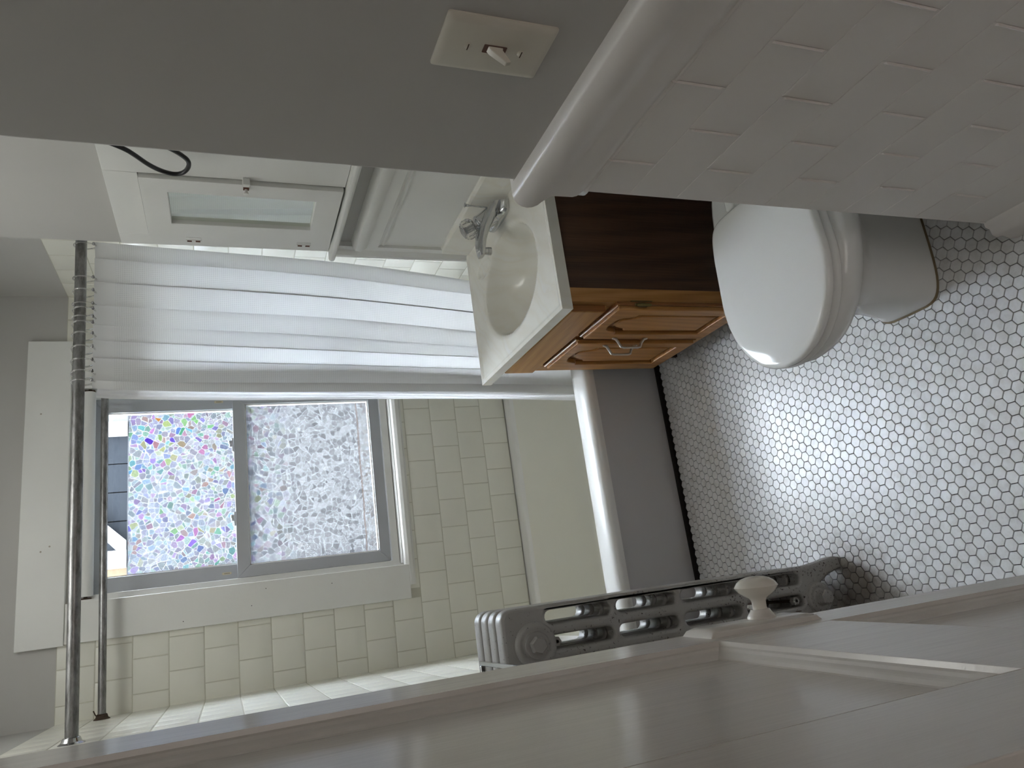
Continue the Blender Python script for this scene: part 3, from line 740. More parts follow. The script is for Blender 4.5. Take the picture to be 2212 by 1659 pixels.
# ------------------------------------------------------------------ radiator
rd = thing('radiator', 'silver-painted cast-iron column radiator beside the door', 'radiator', (0, 0, 0))
RX0, RX1, RZ0, RZ1, RY = -0.195, -0.035, 0.055, 0.947, 1.536
NSEC, RPIT = 4, 0.050
def slot(cx, cz, hw, hh, n=8):
    pts = []
    for i in range(n+1): a = PI*i/n; pts.append((cx+hw*math.cos(a), cz+hh-hw+hw*math.sin(a)))
    for i in range(n+1): a = PI+PI*i/n; pts.append((cx+hw*math.cos(a), cz-hh+hw+hw*math.sin(a)))
    return pts
sx_ = [RX1-0.0275, RX1-0.080, RX1-0.1325]
holes = []
zr = [(0.683, 0.843), (0.511, 0.667), (0.330, 0.494), (0.144, 0.316)]
for cx in sx_:
    for z0, z1 in zr: holes.append(slot(cx, (z0+z1)/2, 0.0142, (z1-z0)/2))
outer = []
for p in rrect(RX0, RZ0, RX1, RZ1, 0.022, 8): outer.append(p)
def sec_outer():
    # rounded top shoulders, two splayed feet
    pts = []
    r = 0.026
    for i in range(9): a = PI/2*i/8; pts.append((RX1-r+r*math.cos(a), RZ1-r+r*math.sin(a)))
    for i in range(9): a = PI/2+PI/2*i/8; pts.append((RX0+r+r*math.cos(a), RZ1-r+r*math.sin(a)))
    pts += [(RX0, 0.14), (RX0-0.001, 0.10), (RX0-0.006, 0.06), (RX0-0.012, 0.03), (RX0-0.013, 0.012), (RX0-0.010, 0.001), (RX0+0.018, 0.001), (RX0+0.020, 0.012), (RX0+0.030, 0.048), (RX0+0.044, 0.074)]
    cx = (RX0+RX1)/2
    pts += [(cx-0.02, 0.084), (cx+0.02, 0.084)]
    pts += [(RX1-0.044, 0.074), (RX1-0.030, 0.048), (RX1-0.023, 0.024), (RX1-0.019, 0.012), (RX1-0.019, 0.001), (RX1+0.010, 0.001), (RX1+0.013, 0.012), (RX1+0.012, 0.03), (RX1+0.006, 0.06), (RX1+0.001, 0.10), (RX1, 0.14)]
    return pts
def sec_plain():
    pts = []; r = 0.026
    for i in range(9): a = PI/2*i/8; pts.append((RX1-r+r*math.cos(a), RZ1-r+r*math.sin(a)))
    for i in range(9): a = PI/2+PI/2*i/8; pts.append((RX0+r+r*math.cos(a), RZ1-r+r*math.sin(a)))
    for i in range(9): a = PI+PI/2*i/8; pts.append((RX0+r+r*math.cos(a), 0.075+r+r*math.sin(a)))
    for i in range(9): a = 1.5*PI+PI/2*i/8; pts.append((RX1-r+r*math.cos(a), 0.075+r+r*math.sin(a)))
    return pts
cxm = (RX0+RX1)/2
for k in range(NSEC):
    yc = RY + 0.0215 + k*RPIT
    mtx = Matrix(((1, 0, 0, 0), (0, 0, -1, yc), (0, 1, 0, 0), (0, 0, 0, 1)))
    s_ = plate('section', sec_outer() if k == 0 else sec_plain(), holes, 0.0205, 0.0085, M_IRON, rd, mtx, 3)
    if k == 0: sec0 = s_
bx('foot', (-0.17, RY+0.0215+3*RPIT-0.012, 0.0), (-0.12, RY+0.0215+3*RPIT+0.012, 0.08), M_IRON, rd, 0.004)
# nipples between sections, bosses and plugs on the front, stay rod with nut
for zc in (0.875, 0.100):
    MB().tube([(cxm, RY+0.03, zc), (cxm, RY+NSEC*RPIT-0.02, zc)], 0.026, 20).build('nipple', M_IRON, rd, smooth=True)
for zc, R in ((0.874, 0.043), (0.098, 0.034)):
    pl = MB().lathe([(R+0.006, 0.004), (R+0.003, -0.004), (R, -0.007), (R-0.006, -0.008), (R-0.010, -0.006), (R-0.014, -0.007), (R-0.016, -0.010), (0.0, -0.010)], (cxm, RY, zc), (0, 1, 0), 40).build('boss', M_IRON, rd, smooth=True, angle=0.8)
    MB().lathe([(0.019, 0), (0.019, -0.012 if zc > .5 else -0.022), (0.016, -0.014 if zc > .5 else -0.025), (0.0, -0.014 if zc > .5 else -0.025)], (cxm, RY-0.009, zc), (0, 1, 0), 6, 0.3).build('hexagon_plug', M_IRON, pl)
for zc in (0.822, 0.166):
    MB().tube([(cxm, RY+0.004, zc), (cxm, RY+NSEC*RPIT, zc)], 0.004, 10).build('stay_rod', M_RUST, rd)
    MB().lathe([(0.0105, 0), (0.0105, 0.012), (0.008, 0.014), (0, 0.014)], (cxm, RY+0.018, zc), (0, -1, 0), 6).build('nut', M_IRON, rd)

# ------------------------------------------------------------------ towel bar on the left wall
tw = thing('towel_bar', 'bright square chrome towel bar on the left wall above the radiator, mostly behind the door', 'towel bar')
bx('bar', (-0.1275, 1.00, 1.024), (-0.119, 1.444, 1.0325), M_CHROME, tw, 0.001)
for yy in (1.4355, 1.00):
    bx('post', (XL, yy, 1.024), (-0.1275, yy+0.0085, 1.0325), M_CHROME, tw, 0.001)
    MB().lathe([(0.016, 0), (0.016, 0.004), (0.0, 0.005)], (XL, yy+0.004, 1.028), (1, 0, 0), 20).build('mounting_plate', M_CHROME, tw)

# ------------------------------------------------------------------ vanity
vn = thing('vanity_cabinet', 'oak-fronted vanity cabinet with dark side under the basin', 'cabinet')
VY0, VY1, VXF, VZ0, VZ1 = 1.508, 2.062, 0.668, 0.10, 0.676
bx('side_panel', (VXF+0.038, VY0, 0.0), (XR, VY0+0.012, VZ1), M_SIDEWOOD, vn)
bx('side_panel', (VXF+0.038, VY1-0.012, 0.0), (XR, VY1, VZ1), M_SIDEWOOD, vn)
bx('toe_kick', (VXF+0.055, VY0+0.012, 0.0), (VXF+0.068, VY1-0.012, VZ0), M_SIDEWOOD, vn)
bx('bottom_shelf', (VXF+0.02, VY0+0.012, VZ0), (XR, VY1-0.012, VZ0+0.012), M_SIDEWOOD, vn)
bx('cabinet_back', (XR-0.012, VY0+0.012, VZ0), (XR-0.002, VY1-0.012, VZ1), M_SIDEWOOD, vn)
bx('front_stile', (VXF, VY0-0.002, VZ0), (VXF+0.038, VY0+0.034, VZ1), M_OAK, vn, 0.002)
bx('front_stile', (VXF, VY1-0.044, VZ0), (VXF+0.020, VY1, VZ1), M_OAK, vn, 0.002)
bx('front_rail', (VXF, VY0+0.034, VZ1-0.040), (VXF+0.019, VY1-0.044, VZ1), M_OAKH, vn)
bx('front_rail', (VXF, VY0+0.034, 0.535), (VXF+0.019, VY1-0.044, 0.575), M_OAKH, vn)
bx('front_rail', (VXF, VY0+0.034, VZ0), (VXF+0.019, VY1-0.044, VZ0+0.040), M_OAKH, vn)
bx('front_mullion', (VXF+0.001, 1.73, VZ0+0.04), (VXF+0.018, 1.772, 0.535), M_OAK, vn)
ff = MB().prism([(VXF-0.0005, 0.560), (VXF-0.012, 0.562), (VXF-0.020, 0.570), (VXF-0.020, 0.662), (VXF-0.014, 0.669), (VXF-0.0005, 0.671)], 1.528, 2.022, 1).build('false_drawer_front', M_OAKH, vn, 0.0015)
bx('drawer_end_edge', (VXF-0.018, 1.5272, 0.566), (VXF-0.001, 1.5282, 0.667), M_OAKD, ff)
# cathedral-arch doors
def arch_pts(y0, y1, z0, z1, n=14):
    """opening with a cathedral top: square shoulders, ogee up to a flat-topped arch"""
    w = y1-y0; sh = z1-0.050; pts = [(y0, z0), (y1, z0), (y1, sh)]
    c = (y0+y1)/2
    prof = [(0.50, 0), (0.44, 0.002), (0.40, 0.007), (0.36, 0.020), (0.33, 0.033), (0.28, 0.042), (0.20, 0.047), (0.10, 0.0495), (0, 0.050)]
    for a, h in prof[1:]: pts.append((c+a*w, sh+h))
    for a, h in reversed(prof[1:-1]): pts.append((c-a*w, sh+h))
    pts.append((y0, sh))
    return pts
def vdoor(y0, y1, z0, z1, label):
    d = empty('door'); d.parent = vn; d['label'] = label
    # plate local x -> world y, local y -> world z, thickness along x
    def T(xc): return Matrix(((0, 0, -1, xc), (1, 0, 0, 0), (0, 1, 0, 0), (0, 0, 0, 1)))
    fwid = 0.046
    op = arch_pts(y0+fwid, y1-fwid, z0+fwid, z1-0.038)
    plate('frame_lip', [(y0, z0), (y1, z0), (y1, z1), (y0, z1)], [arch_pts(y0+fwid-0.004, y1-fwid+0.004, z0+fwid-0.004, z1-0.034)], 0.0045, 0.0015, M_OAKD, d, T(VXF-0.0050), 2)
    e = 0.0085
    plate('frame', [(y0+e, z0+e), (y1-e, z0+e), (y1-e, z1-e), (y0+e, z1-e)], [op], 0.0080, 0.0035, M_OAK, d, T(VXF-0.0125), 3)
    # lip moulding round the outside and round the opening
    def inset(P, k):
        cx = sum(p[0] for p in P)/len(P); cz_ = sum(p[1] for p in P)/len(P)
        return [(p[0]+(k if p[0] < cx-1e-6 else -k if p[0] > cx+1e-6 else 0), p[1]+(k if p[1] < z0+0.1 else -k)) for p in P]
    plate('panel', inset(op, 0.017), [], 0.0045, 0.004, M_OAK, d, T(VXF-0.0115), 2)
    bk = MB().box((VXF-0.0058, y0+0.02, z0+0.02), (VXF-0.0015, y1-0.02, z1-0.02)).build('panel_back', M_OAKD, d)
    # stepped moulding on the top and bottom edge catches the light
    for zz, s_ in ((z1, 1), (z0, -1)):
        MB().prism([(VXF-0.0085, zz-s_*0.001), (VXF-0.0125, zz-s_*0.0035), (VXF-0.0125, zz-s_*0.010), (VXF-0.0085, zz-s_*0.010)], y0+0.003, y1-0.003, 1).build('edge_bead', M_OAKH, d)
    return d
d1 = vdoor(1.500, 1.729, 0.135, 0.545, 'near oak door with arched panel')
d2 = vdoor(1.749, 1.990, 0.135, 0.545, 'far oak door with arched panel')
def pull(par, y, z):
    h = 0.057; x0 = VXF-0.0195
    pts = [(x0-0.001, y-0.004, z+h), (x0-0.004, y-0.003, z+h-0.012), (x0-0.014, y, z+h-0.020), (x0-0.026, y, z+h-0.026), (x0-0.028, y, z+h-0.034), (x0-0.028, y, z), (x0-0.028, y, z-h+0.034),
           (x0-0.026, y, z-h+0.026), (x0-0.014, y, z-h+0.020), (x0-0.004, y-0.003, z-h+0.012), (x0-0.001, y-0.004, z-h)]
    MB().tube(pts, [0.0030, 0.0044, 0.0040, 0.0036, 0.0035, 0.0033, 0.0035, 0.0036, 0.0040, 0.0044, 0.0030], 12).build('handle', M_NICKEL, par, smooth=True)
pull(d1, 1.716, 0.392); pull(d2, 1.775, 0.392)
hg = MB(); hg.tube([(VXF-0.011, 1.496, 0.452), (VXF-0.011, 1.496, 0.492)], 0.0045, 10); hg.box((VXF-0.016, 1.4975, 0.460), (VXF-0.004, 1.5005, 0.486))
hg.box((VXF-0.0015, 1.497, 0.442), (VXF+0.001, 1.512, 0.504)); hg.lathe([(0.0025, 0), (0.0035, 0.003), (0, 0.006)], (VXF-0.011, 1.496, 0.492), (0, 0, 1), 10); hg.lathe([(0.0025, 0), (0.0035, 0.003), (0, 0.006)], (VXF-0.011, 1.496, 0.452), (0, 0, -1), 10)
hg.build('hinge', M_BRASS, d1)

# ------------------------------------------------------------------ basin top
ct = thing('vanity_sink', 'cream cultured-marble vanity top with oval basin', 'basin')
CX0, CX1, CY0, CY1, CZ = 0.641, XR-0.001, 1.492, 2.120, 0.702
BCX, BCY, BRX, BRY = 0.862, 1.806, 0.150, 0.205
def ctz(x, y):
    # raised outer edge
    e = min(x-CX0, y-CY0, CY1-y); z = CZ
    z += 0.0035*(1-smoothstep(0.010, 0.020, e))
    d = math.hypot((x-BCX)/BRX, (y-BCY)/BRY)
    z -= 0.006*(1-smoothstep(0.97, 1.10, d))
    if d < 1.0:
        z -= 0.125*(1-d**2.6)**0.75 if d < 1 else 0
    # soap recess beside the basin, far end towards the wall
    s_ = math.hypot((x-0.985)/0.028, (y-1.985)/0.062); z -= 0.0045*(1-smoothstep(0.75, 1.05, s_))
    return z
nx, ny = 120, 150; vv = []; ff_ = []
for i in range(nx+1):
    for j in range(ny+1):
        x = CX0+(CX1-CX0)*i/nx; y = CY0+(CY1-CY0)*j/ny; vv.append((x, y, ctz(x, y)))
for i in range(nx):
    for j in range(ny):
        a = i*(ny+1)+j; ff_.append((a, a+ny+1, a+ny+2, a+1))
# skirt
def skirt(idx):
    base = len(vv)
    for q in idx: vv.append((vv[q][0], vv[q][1], CZ-0.026))
    for t in range(len(idx)-1): ff_.append((idx[t], idx[t+1], base+t+1, base+t))
skirt([j for j in range(ny+1)]); skirt([i*(ny+1) for i in range(nx+1)]); skirt([i*(ny+1)+ny for i in range(nx+1)])
mb = MB(); mb.v = vv; mb.f = ff_
o = mb.build('marble_slab', M_MARBLE, ct, smooth=True, angle=0.9)
bx('underside', (CX0+0.002, CY0+0.002, CZ-0.026), (CX0+0.055, CY1-0.002, CZ-0.024), M_MARBLE, ct)
bs = MB().prism([(XR, CZ-0.002), (XR-0.024, CZ-0.002), (XR-0.020, CZ+0.010), (XR-0.019, CZ+0.090), (XR-0.013, CZ+0.098), (XR, CZ+0.098)], CY0, CY1-0.008, 1).build('backsplash', M_MARBLE, ct, 0.003, smooth=True)
MB().lathe([(0.021, 0), (0.021, 0.002), (0.014, 0.0035), (0.0, 0.0045)], (BCX, BCY, ctz(BCX, BCY)-0.001), (0, 0, 1), 24).build('drain', M_CHROME, ct, smooth=True)

# ------------------------------------------------------------------ faucet
FX, FY = 1.064, 1.792
fc = thing('basin_faucet', 'chrome single-knob faucet at the back of the basin', 'faucet', (FX, FY, CZ+0.0005))
def sup(a, b, n=28, p=2.6, cx=0, cy=0):
    out = []
    for i in range(n):
        t = 2*PI*i/n; c, s_ = math.cos(t), math.sin(t)
        out.append((cx+a*math.copysign(abs(c)**(2/p), c), cy+b*math.copysign(abs(s_)**(2/p), s_)))
    return out
MB().loft([[(p[0], p[1], z) for p in sup(a, b, 40, 3.4)] for z, a, b in ((0, 0.027, 0.076), (0.003, 0.0275, 0.0765), (0.014, 0.0265, 0.074), (0.020, 0.024, 0.066), (0.026, 0.021, 0.050))]).build('base', M_CHROME, fc, smooth=True)
body = []
for t in range(15):
    q = t/14; x = 0.016-0.152*q; z = 0.024+0.048*math.sin(min(1, q*1.15)*PI*0.5)+0.004*q
    w = 0.044*(1-q)**1.7+0.0175; h = 0.016*(1-q)+0.0095
    if t == 14: w *= 0.86; h *= 0.8
    body.append([(x - 0.25*pz, py, z+pz) for py, pz in sup(w, h, 28, 3.4)])
MB().loft(body).build('spout', M_CHROME, fc, smooth=True, angle=0.9)
MB().lathe([(0.0105, 0), (0.0105, 0.009), (0.0115, 0.010), (0.0115, 0.020), (0.0, 0.020)], (-0.118, 0, 0.066), (0, 0, -1), 24).build('aerator', M_CHROME, fc, smooth=True)
kd = Vector((-0.55, 0.20, 1)).normalized(); kc = Vector((-0.002, 0, 0.026))
MB().lathe([(0.030, 0), (0.027, 0.020), (0.0245, 0.042), (0.0245, 0.052), (0.021, 0.056), (0.012, 0.058), (0.011, 0.072)], kc, kd, 32).build('valve_body', M_CHROME, fc, smooth=True, angle=0.9)
kb = kc+kd*0.066
prof = [(0.016, 0), (0.026, 0.004), (0.0305, 0.014), (0.0305, 0.026), (0.026, 0.035), (0.0185, 0.038)]
kn = MB(); a_ = (Vector((1, 0, 0)) - kd*kd.x).normalized(); b_ = kd.cross(a_)
kn.loft([[kb+kd*h+(a_*math.cos(2*PI*j/24)+b_*math.sin(2*PI*j/24))*r*(1.0 if j % 3 else 0.84) for j in range(24)] for r, h in prof])
ko = kn.build('knob', M_ACRYL, fc)
MB().lathe([(0.0150, 0), (0.0150, 0.002), (0.0, 0.0025)], kb+kd*0.0382, kd, 24).build('index_disc', M_ACRYL, ko, smooth=True)
MB().lathe([(0.016, 0), (0.016, 0.0015), (0.0, 0.0015)], kb+kd*0.0362, kd, 24).build('index_ring', M_NICKEL, ko)
MB().lathe([(0.009, -0.02), (0.009, 0.010), (0.012, 0.016), (0.0, 0.018)], kb+kd*0.012, kd, 16).build('knob_core', M_CHROME, ko, smooth=True)
MB().tube([(0.018, -0.010, 0.020), (0.020, -0.012, 0.100)], 0.0024, 10).build('pop_up_rod', M_CHROME, fc, smooth=True)
MB().lathe([(0.0024, 0), (0.0045, 0.006), (0.0045, 0.012), (0.0075, 0.016), (0.0, 0.018)], (0.020, -0.012, 0.096), (0.02, -0.02, 1), 14).build('rod_knob', M_CHROME, fc, smooth=True)

# ------------------------------------------------------------------ woodwork behind the basin
XM = 1.085
# lower panel, chair rail, end board
wp = bx('trim_3', (XR-0.006, YN+0.03, 0.66), (XR, 2.09, 0.992), M_TRIM); tag(wp, 'flat white painted panel behind the basin faucet', 'wall panel', kind='structure')
cr = MB().prism([(XR, 0.985), (XR-0.010, 0.985), (XR-0.013, 0.992), (XR-0.010, 0.998), (XR-0.012, 1.004), (XR-0.020, 1.010), (XR-0.023, 1.045), (XR-0.032, 1.055), (XR-0.038, 1.068), (XR-0.036, 1.082), (XR-0.024, 1.090), (XR, 1.092)], YN+0.03, 2.082, 1).build('trim_4', M_TRIM, smooth=True, angle=0.6)
tag(cr, 'white chair rail ending behind the faucet under the cabinet ledge', 'chair rail', kind='structure')
eb = MB()
eb.prism([(XR, 2.090), (XR-0.016, 2.090), (XR-0.018, 2.110), (XR-0.024, 2.118), (XR-0.018, 2.126), (XR-0.024, 2.134), (XR-0.020, 2.142), (XR-0.020, YE+0.001), (XR, YE+0.001)], 0.66, 1.150, 2)
tag(eb.build('trim_5', M_TRIM, smooth=True, angle=0.5), 'upright fluted end board at the corner beside the shower curtain', 'corner trim', kind='structure')
# ------------------------------------------------------------------ medicine cabinet
mc = thing('medicine_cabinet', 'white painted built-in medicine cabinet with mirrored door', 'medicine cabinet')
kx = XM/1.115
def K(v): return v*kx
def KZ(z): return 1.484-(1.484-z)*kx
# face frame boards with the door set between
DY0, DY1, DZ0, DZ1 = K(1.786), K(2.098), KZ(1.157), KZ(1.661)
FY0, FY1, FZ0, FZ1 = 1.36, YE-0.055+0.003, KZ(1.152), KZ(1.740)
bx('dark_gap', (XM+0.004, DY0-0.004, DZ0-0.002), (XR-0.001, DY1+0.004, DZ1+0.004), M_DARK, mc)  # near-black backing stands in for the shade in the door gaps
bx('face_frame', (XM, FY0, FZ0), (XR, DY0-0.0022, FZ1), M_TRIM, mc, 0.002)
bx('face_frame', (XM, DY1+0.0014, FZ0), (XR, FY1, FZ1), M_TRIM, mc, 0.002)
bx('face_frame', (XM, DY0-0.0022, DZ1+0.0022), (XR, DY1+0.0014, FZ1), M_TRIM, mc, 0.001)
md = empty('door'); md.parent = mc
XD = XM-0.012
GY0, GY1, GZ0, GZ1 = K(1.862)*0.992, K(2.030)*0.99, KZ(1.224), KZ(1.598)
T_ = Matrix(((0, 0, -1, XD+0.010), (1, 0, 0, 0), (0, 1, 0, 0), (0, 0, 0, 1)))
plate('frame', [(DY0, DZ0), (DY1, DZ0), (DY1, DZ1), (DY0, DZ1)], [[(GY0, GZ0), (GY1, GZ0), (GY1, GZ1), (GY0, GZ1)]], 0.010, 0.0012, M_TRIM, md, T_, 1)
bx('mirror', (XD+0.012, GY0-0.004, GZ0-0.004), (XD+0.015, GY1+0.004, GZ1+0.004), M_MIRROR, md)
bx('door_back', (XD+0.0155, DY0+0.003, DZ0+0.003), (XD+0.0195, DY1-0.003, DZ1-0.003), M_TRIM, md)
M_RUSTP = mat('rust_showing_hinge', (0.10, 0.035, 0.02), 0.8)
for hz in (KZ(1.545), KZ(1.235)):
    h = MB(); h.tube([(XD-0.001, DY1+0.001, hz-0.020), (XD-0.001, DY1+0.001, hz+0.020)], 0.0038, 8); h.box((XD-0.0015, DY1-0.011, hz-0.02), (XD+0.001, DY1+0.001, hz+0.02))
    ho = h.build('hinge', M_TRIM, md, 0.0008)
    for q in (-0.011, 0.011): MB().tube([(XD-0.0015, DY1+0.003, hz+q-0.006), (XD-0.0015, DY1+0.003, hz+q+0.006)], 0.0048, 8).build('rusty_knuckle', M_RUSTP, ho)
lz, ly = KZ(1.408), DY0
la = MB(); la.box((XD-0.004, ly+0.002, lz-0.007), (XD, ly+0.020, lz+0.007)); lo_ = la.build('latch', M_RUSTP, md, 0.001)
MB().lathe([(0.004, 0), (0.004, 0.008), (0.0065, 0.012), (0.0065, 0.015), (0, 0.017)], (XD-0.003, ly+0.016, lz), (-1, 0, 0), 16).build('latch_knob', M_TRIM, lo_, smooth=True)
bx('latch_catch', (XD-0.008, ly-0.016, lz-0.009), (XM, ly-0.0015, lz+0.009), M_TRIM, mc, 0.0015)
MB().prism([(XR, FZ0-0.001), (XM-0.022, FZ0-0.001), (XM-0.028, FZ0-0.006), (XM-0.028, FZ0-0.014), (XM-0.022, FZ0-0.020), (XR, FZ0-0.020)], FY0, FY1+0.012, 1).build('ledge', M_TRIM, mc, 0.002, smooth=True)

# black cable loop from a wall light above
cb = thing('black_cable', 'black cable looping down in front of the medicine cabinet', 'cable')
CXP = 1.040; q = CXP/1.05
loop = [(1.11, 1.40, 1.95), (1.09, 1.45, 1.86), (1.05, 1.535, 1.735)]
for (yy, zz) in ((1.585, 1.672), (1.606, 1.652), (1.642, 1.625), (1.664, 1.600), (1.674, 1.575), (1.668, 1.556), (1.648, 1.543), (1.622, 1.539), (1.600, 1.548), (1.572, 1.575), (1.545, 1.62)):
    loop.append((CXP, yy*q, 1.484-(1.484-zz)*q))
loop += [(1.06, 1.49, 1.70), (1.11, 1.43, 1.80)]
cu = []
for i in range(len(loop)-1):
    p0, p1, p2, p3 = [Vector(loop[max(0, min(len(loop)-1, i+k))]) for k in (-1, 0, 1, 2)]
    for s_ in range(5):
        t = s_/5; cu.append(0.5*((2*p1)+(p2-p0)*t+(2*p0-5*p1+4*p2-p3)*t*t+(3*p1-p0-3*p2+p3)*t**3))
cu.append(Vector(loop[-1]))
MB().tube(cu, 0.0052, 12).build('cable', M_BLACK, cb, smooth=True)

# ------------------------------------------------------------------ toilet
tl_ = thing('toilet', 'white toilet with closed lid beside the vanity', 'toilet', (0, 0, 0))
TC = 1.127
def egg(xf, xb, hw, z, n=48, pf=2.0, pb=3.2, cy=TC, xm=None):
    """plan outline: round nose at xf (small x), squarer at xb"""
    pts = []
    xm = xm if xm is not None else xf+(xb-xf)*0.50
    for i in range(n):
        t = 2*PI*i/n; c, s_ = math.cos(t), math.sin(t)
        if c < 0: p = pf; a = xm-xf
        else: p = pb; a = xb-xm
        pts.append((xm+a*math.copysign(abs(c)**(2/p), c), cy+hw*math.copysign(abs(s_)**(2/p), s_), z))
    return pts
def ins(xf, xb, hw, k): return (xf+k, xb-k, hw-k)
# pedestal and bowl: one piece of china
rg = []
for z, xf, xb, hw, pf in ((0.0, 0.490, 0.98, 0.094, 5.5), (0.012, 0.490, 0.98, 0.094, 5.5), (0.020, 0.495, 0.97, 0.089, 5.2), (0.10, 0.502, 0.95, 0.084, 4.4), (0.18, 0.494, 0.94, 0.090, 3.4), (0.235, 0.468, 0.93, 0.112, 2.6),
                          (0.275, 0.424, 0.92, 0.150, 2.2), (0.305, 0.390, 0.92, 0.176, 2.05), (0.330, 0.378, 0.92, 0.186, 2.0), (0.346, 0.376, 0.92, 0.1875, 2.0), (0.356, 0.380, 0.92, 0.184, 2.0), (0.363, 0.386, 0.92, 0.178, 2.0), (0.3665, 0.396, 0.92, 0.168, 2.0)):
    rg.append(egg(xf, xb, hw, z, pf=pf, pb=3.4, cy=TC+0.014*(1-smoothstep(0.10, 0.30, z))))
MB().loft(rg).build('bowl', M_PORC, tl_, smooth=True, angle=1.3)
def lidpart(name, z0, z1, xf, xb, hw, crown, mt, taper=0.028):
    o_ = []
    for z, k in ((z0, 0.006), (z0+0.003, 0.001), (z0+(z1-z0)*0.5, 0.0), (z1-0.004, 0.002), (z1-0.001, 0.006)):
        a, b_, h = ins(xf, xb, hw, k); o_.append(lid_ring(a, b_, h, z, taper))
    for f in (0.96, 0.85, 0.6, 0.3, 0.04):
        cx_ = (xf+xb)/2; o_.append([(cx_+(p[0]-cx_)*f, TC+(p[1]-TC)*f, z1+crown*(1-f**2)) for p in lid_ring(*ins(xf, xb, hw, 0.006), z1, taper)])
    return MB().loft(o_).build(name, mt, tl_, smooth=True, angle=1.3)
def lid_ring(xf, xb, hw, z, taper, n=64):
    pts = egg(xf, xb, hw, z, n=n, pf=2.05, pb=8.0, xm=xf+(xb-xf)*0.50)
    out = []
    for p in pts:
        # shoulders narrow towards the hinge
        t = smoothstep(xf+(xb-xf)*0.55, xb, p[0]); out.append((p[0], TC+(p[1]-TC)*(1-0.07*t), p[2]))
    return out
lidpart('seat', 0.366, 0.383, 0.367, 0.760, 0.1655, 0.0, M_SEAT)
lidpart('lid', 0.385, 0.404, 0.366, 0.760, 0.1625, 0.006, M_SEAT)
MB().loft([[(p[0], p[1], z) for p in rrect(0.860, TC-0.215, 1.045, TC+0.215, 0.035, 6)] for z in (0.37, 0.39, 0.69)]).build('tank', M_PORC, tl_, smooth=True, angle=0.9)
MB().loft([[(p[0], p[1], z) for p in rrect(0.850, TC-0.222, 1.055, TC+0.222, 0.04, 6)] for z in (0.69, 0.71, 0.722)]).build('tank_lid', M_PORC, tl_, smooth=True, angle=0.9)
for s_ in (-1, 1):
    MB().box((0.764, TC+s_*0.070-0.014, 0.366), (0.815, TC+s_*0.070+0.014, 0.398)).build('seat_hinge', M_SEAT, tl_, 0.005, smooth=True)
MB().loft([[(p[0], p[1], z) for p in egg(xf, 0.985, hw, 0, pf=5.5, pb=3.4, cy=TC+0.014)] for z, xf, hw in ((0.0005, 0.486, 0.0975), (0.003, 0.489, 0.0945), (0.006, 0.492, 0.092))]).build('base_caulk', M_CAULK, tl_, smooth=True)

# ------------------------------------------------------------------ room door
DANG = math.radians(2.4); DE = 0.87; DW = 0.58
ex, ey = -0.0965*DE, DE
dr = thing('door_1', 'glossy white panelled door standing open on the left', 'door', (ex-DW*math.sin(DANG), ey-DW*math.cos(DANG), 0), -DANG, kind='structure')
# local frame: y runs from hinge (0) to free edge (DW), room face at x=0, thickness to -x
DT = 0.036; Z0_, Z1_ = 0.012, 2.015
STI = 0.098
RT, RBm = 0.943, 0.772     # lock rail
def rail_piece(name, y0, y1, z0, z1): return bx(name, (-DT, y0, z0), (0, y1, z1), M_DOOR, dr, 0.0012)
rail_piece('stile', 0.0, 0.122, Z0_, Z1_); rail_piece('stile', DW-0.090, DW, Z0_, Z1_)
iy0, iy1 = 0.122, DW-0.090
rail_piece('bottom_rail', iy0, iy1, Z0_, 0.24); rail_piece('lock_rail', iy0, iy1, RBm, RT); rail_piece('top_rail', iy0, iy1, 1.90, Z1_)
def dpanel(z0, z1):
    p = bx('panel', (-DT+0.006, iy0-0.004, z0-0.004), (-0.0175, iy1+0.004, z1+0.004), M_DOOR, dr)
    # ogee moulding inside the opening
    w, prof_ = 0.017, [(0, 0), (0.001, -0.005), (0.0045, -0.0065), (0.0065, -0.0095), (0.010, -0.0115), (0.012, -0.0130), (0.0145, -0.0165), (0.017, -0.0175)]
    ringsm = []
    for a, dx in prof_:
        ringsm.append([(dx, iy0+a, z0+a), (dx, iy1-a, z0+a), (dx, iy1-a, z1-a), (dx, iy0+a, z1-a)])
    MB().loft(ringsm, False, False).build('panel_moulding', M_DOOR, p)
dpanel(0.24, RBm); dpanel(RT, 1.90)
# lock plate and porcelain knob
kp = MB(); PY, PZ0, PZ1 = DW-0.034, 0.762, 0.938
ch = 0.009
kp.loft([[(-0.001, PY-0.034, PZ0), (-0.001, PY+0.030, PZ0), (-0.001, PY+0.030, PZ1), (-0.001, PY-0.034, PZ1)], [(0.006, PY-0.034+0.003, PZ0+0.006), (0.006, PY+0.030-0.003, PZ0+0.006), (0.006, PY+0.030-0.003, PZ1-0.006), (0.006, PY-0.034+0.003, PZ1-0.006)],
         [(0.009, PY-0.034+ch, PZ0+0.016), (0.009, PY+0.030-ch, PZ0+0.016), (0.009, PY+0.030-ch, PZ1-0.016), (0.009, PY-0.034+ch, PZ1-0.016)]])
kp.build('lock_plate', M_DOOR, dr, 0.001)
KZc, KYc = 0.829, DW-0.031
rs = MB().lathe([(0.0185, 0), (0.0185, 0.003), (0.0165, 0.006), (0.0135, 0.010), (0.0125, 0.0125)], (0.008, KYc, KZc), (1, 0, 0), 32).build('knob_rose', M_DOOR, dr, smooth=True)
kprof = [(0.0095, 0), (0.0090, 0.003), (0.0095, 0.011), (0.0120, 0.0145), (0.0175, 0.0175), (0.0235, 0.0220), (0.0272, 0.0268), (0.0286, 0.0288), (0.0274, 0.0308), (0.0245, 0.0350), (0.019, 0.0390), (0.012, 0.0412), (0.006, 0.0420), (0.0, 0.0422)]
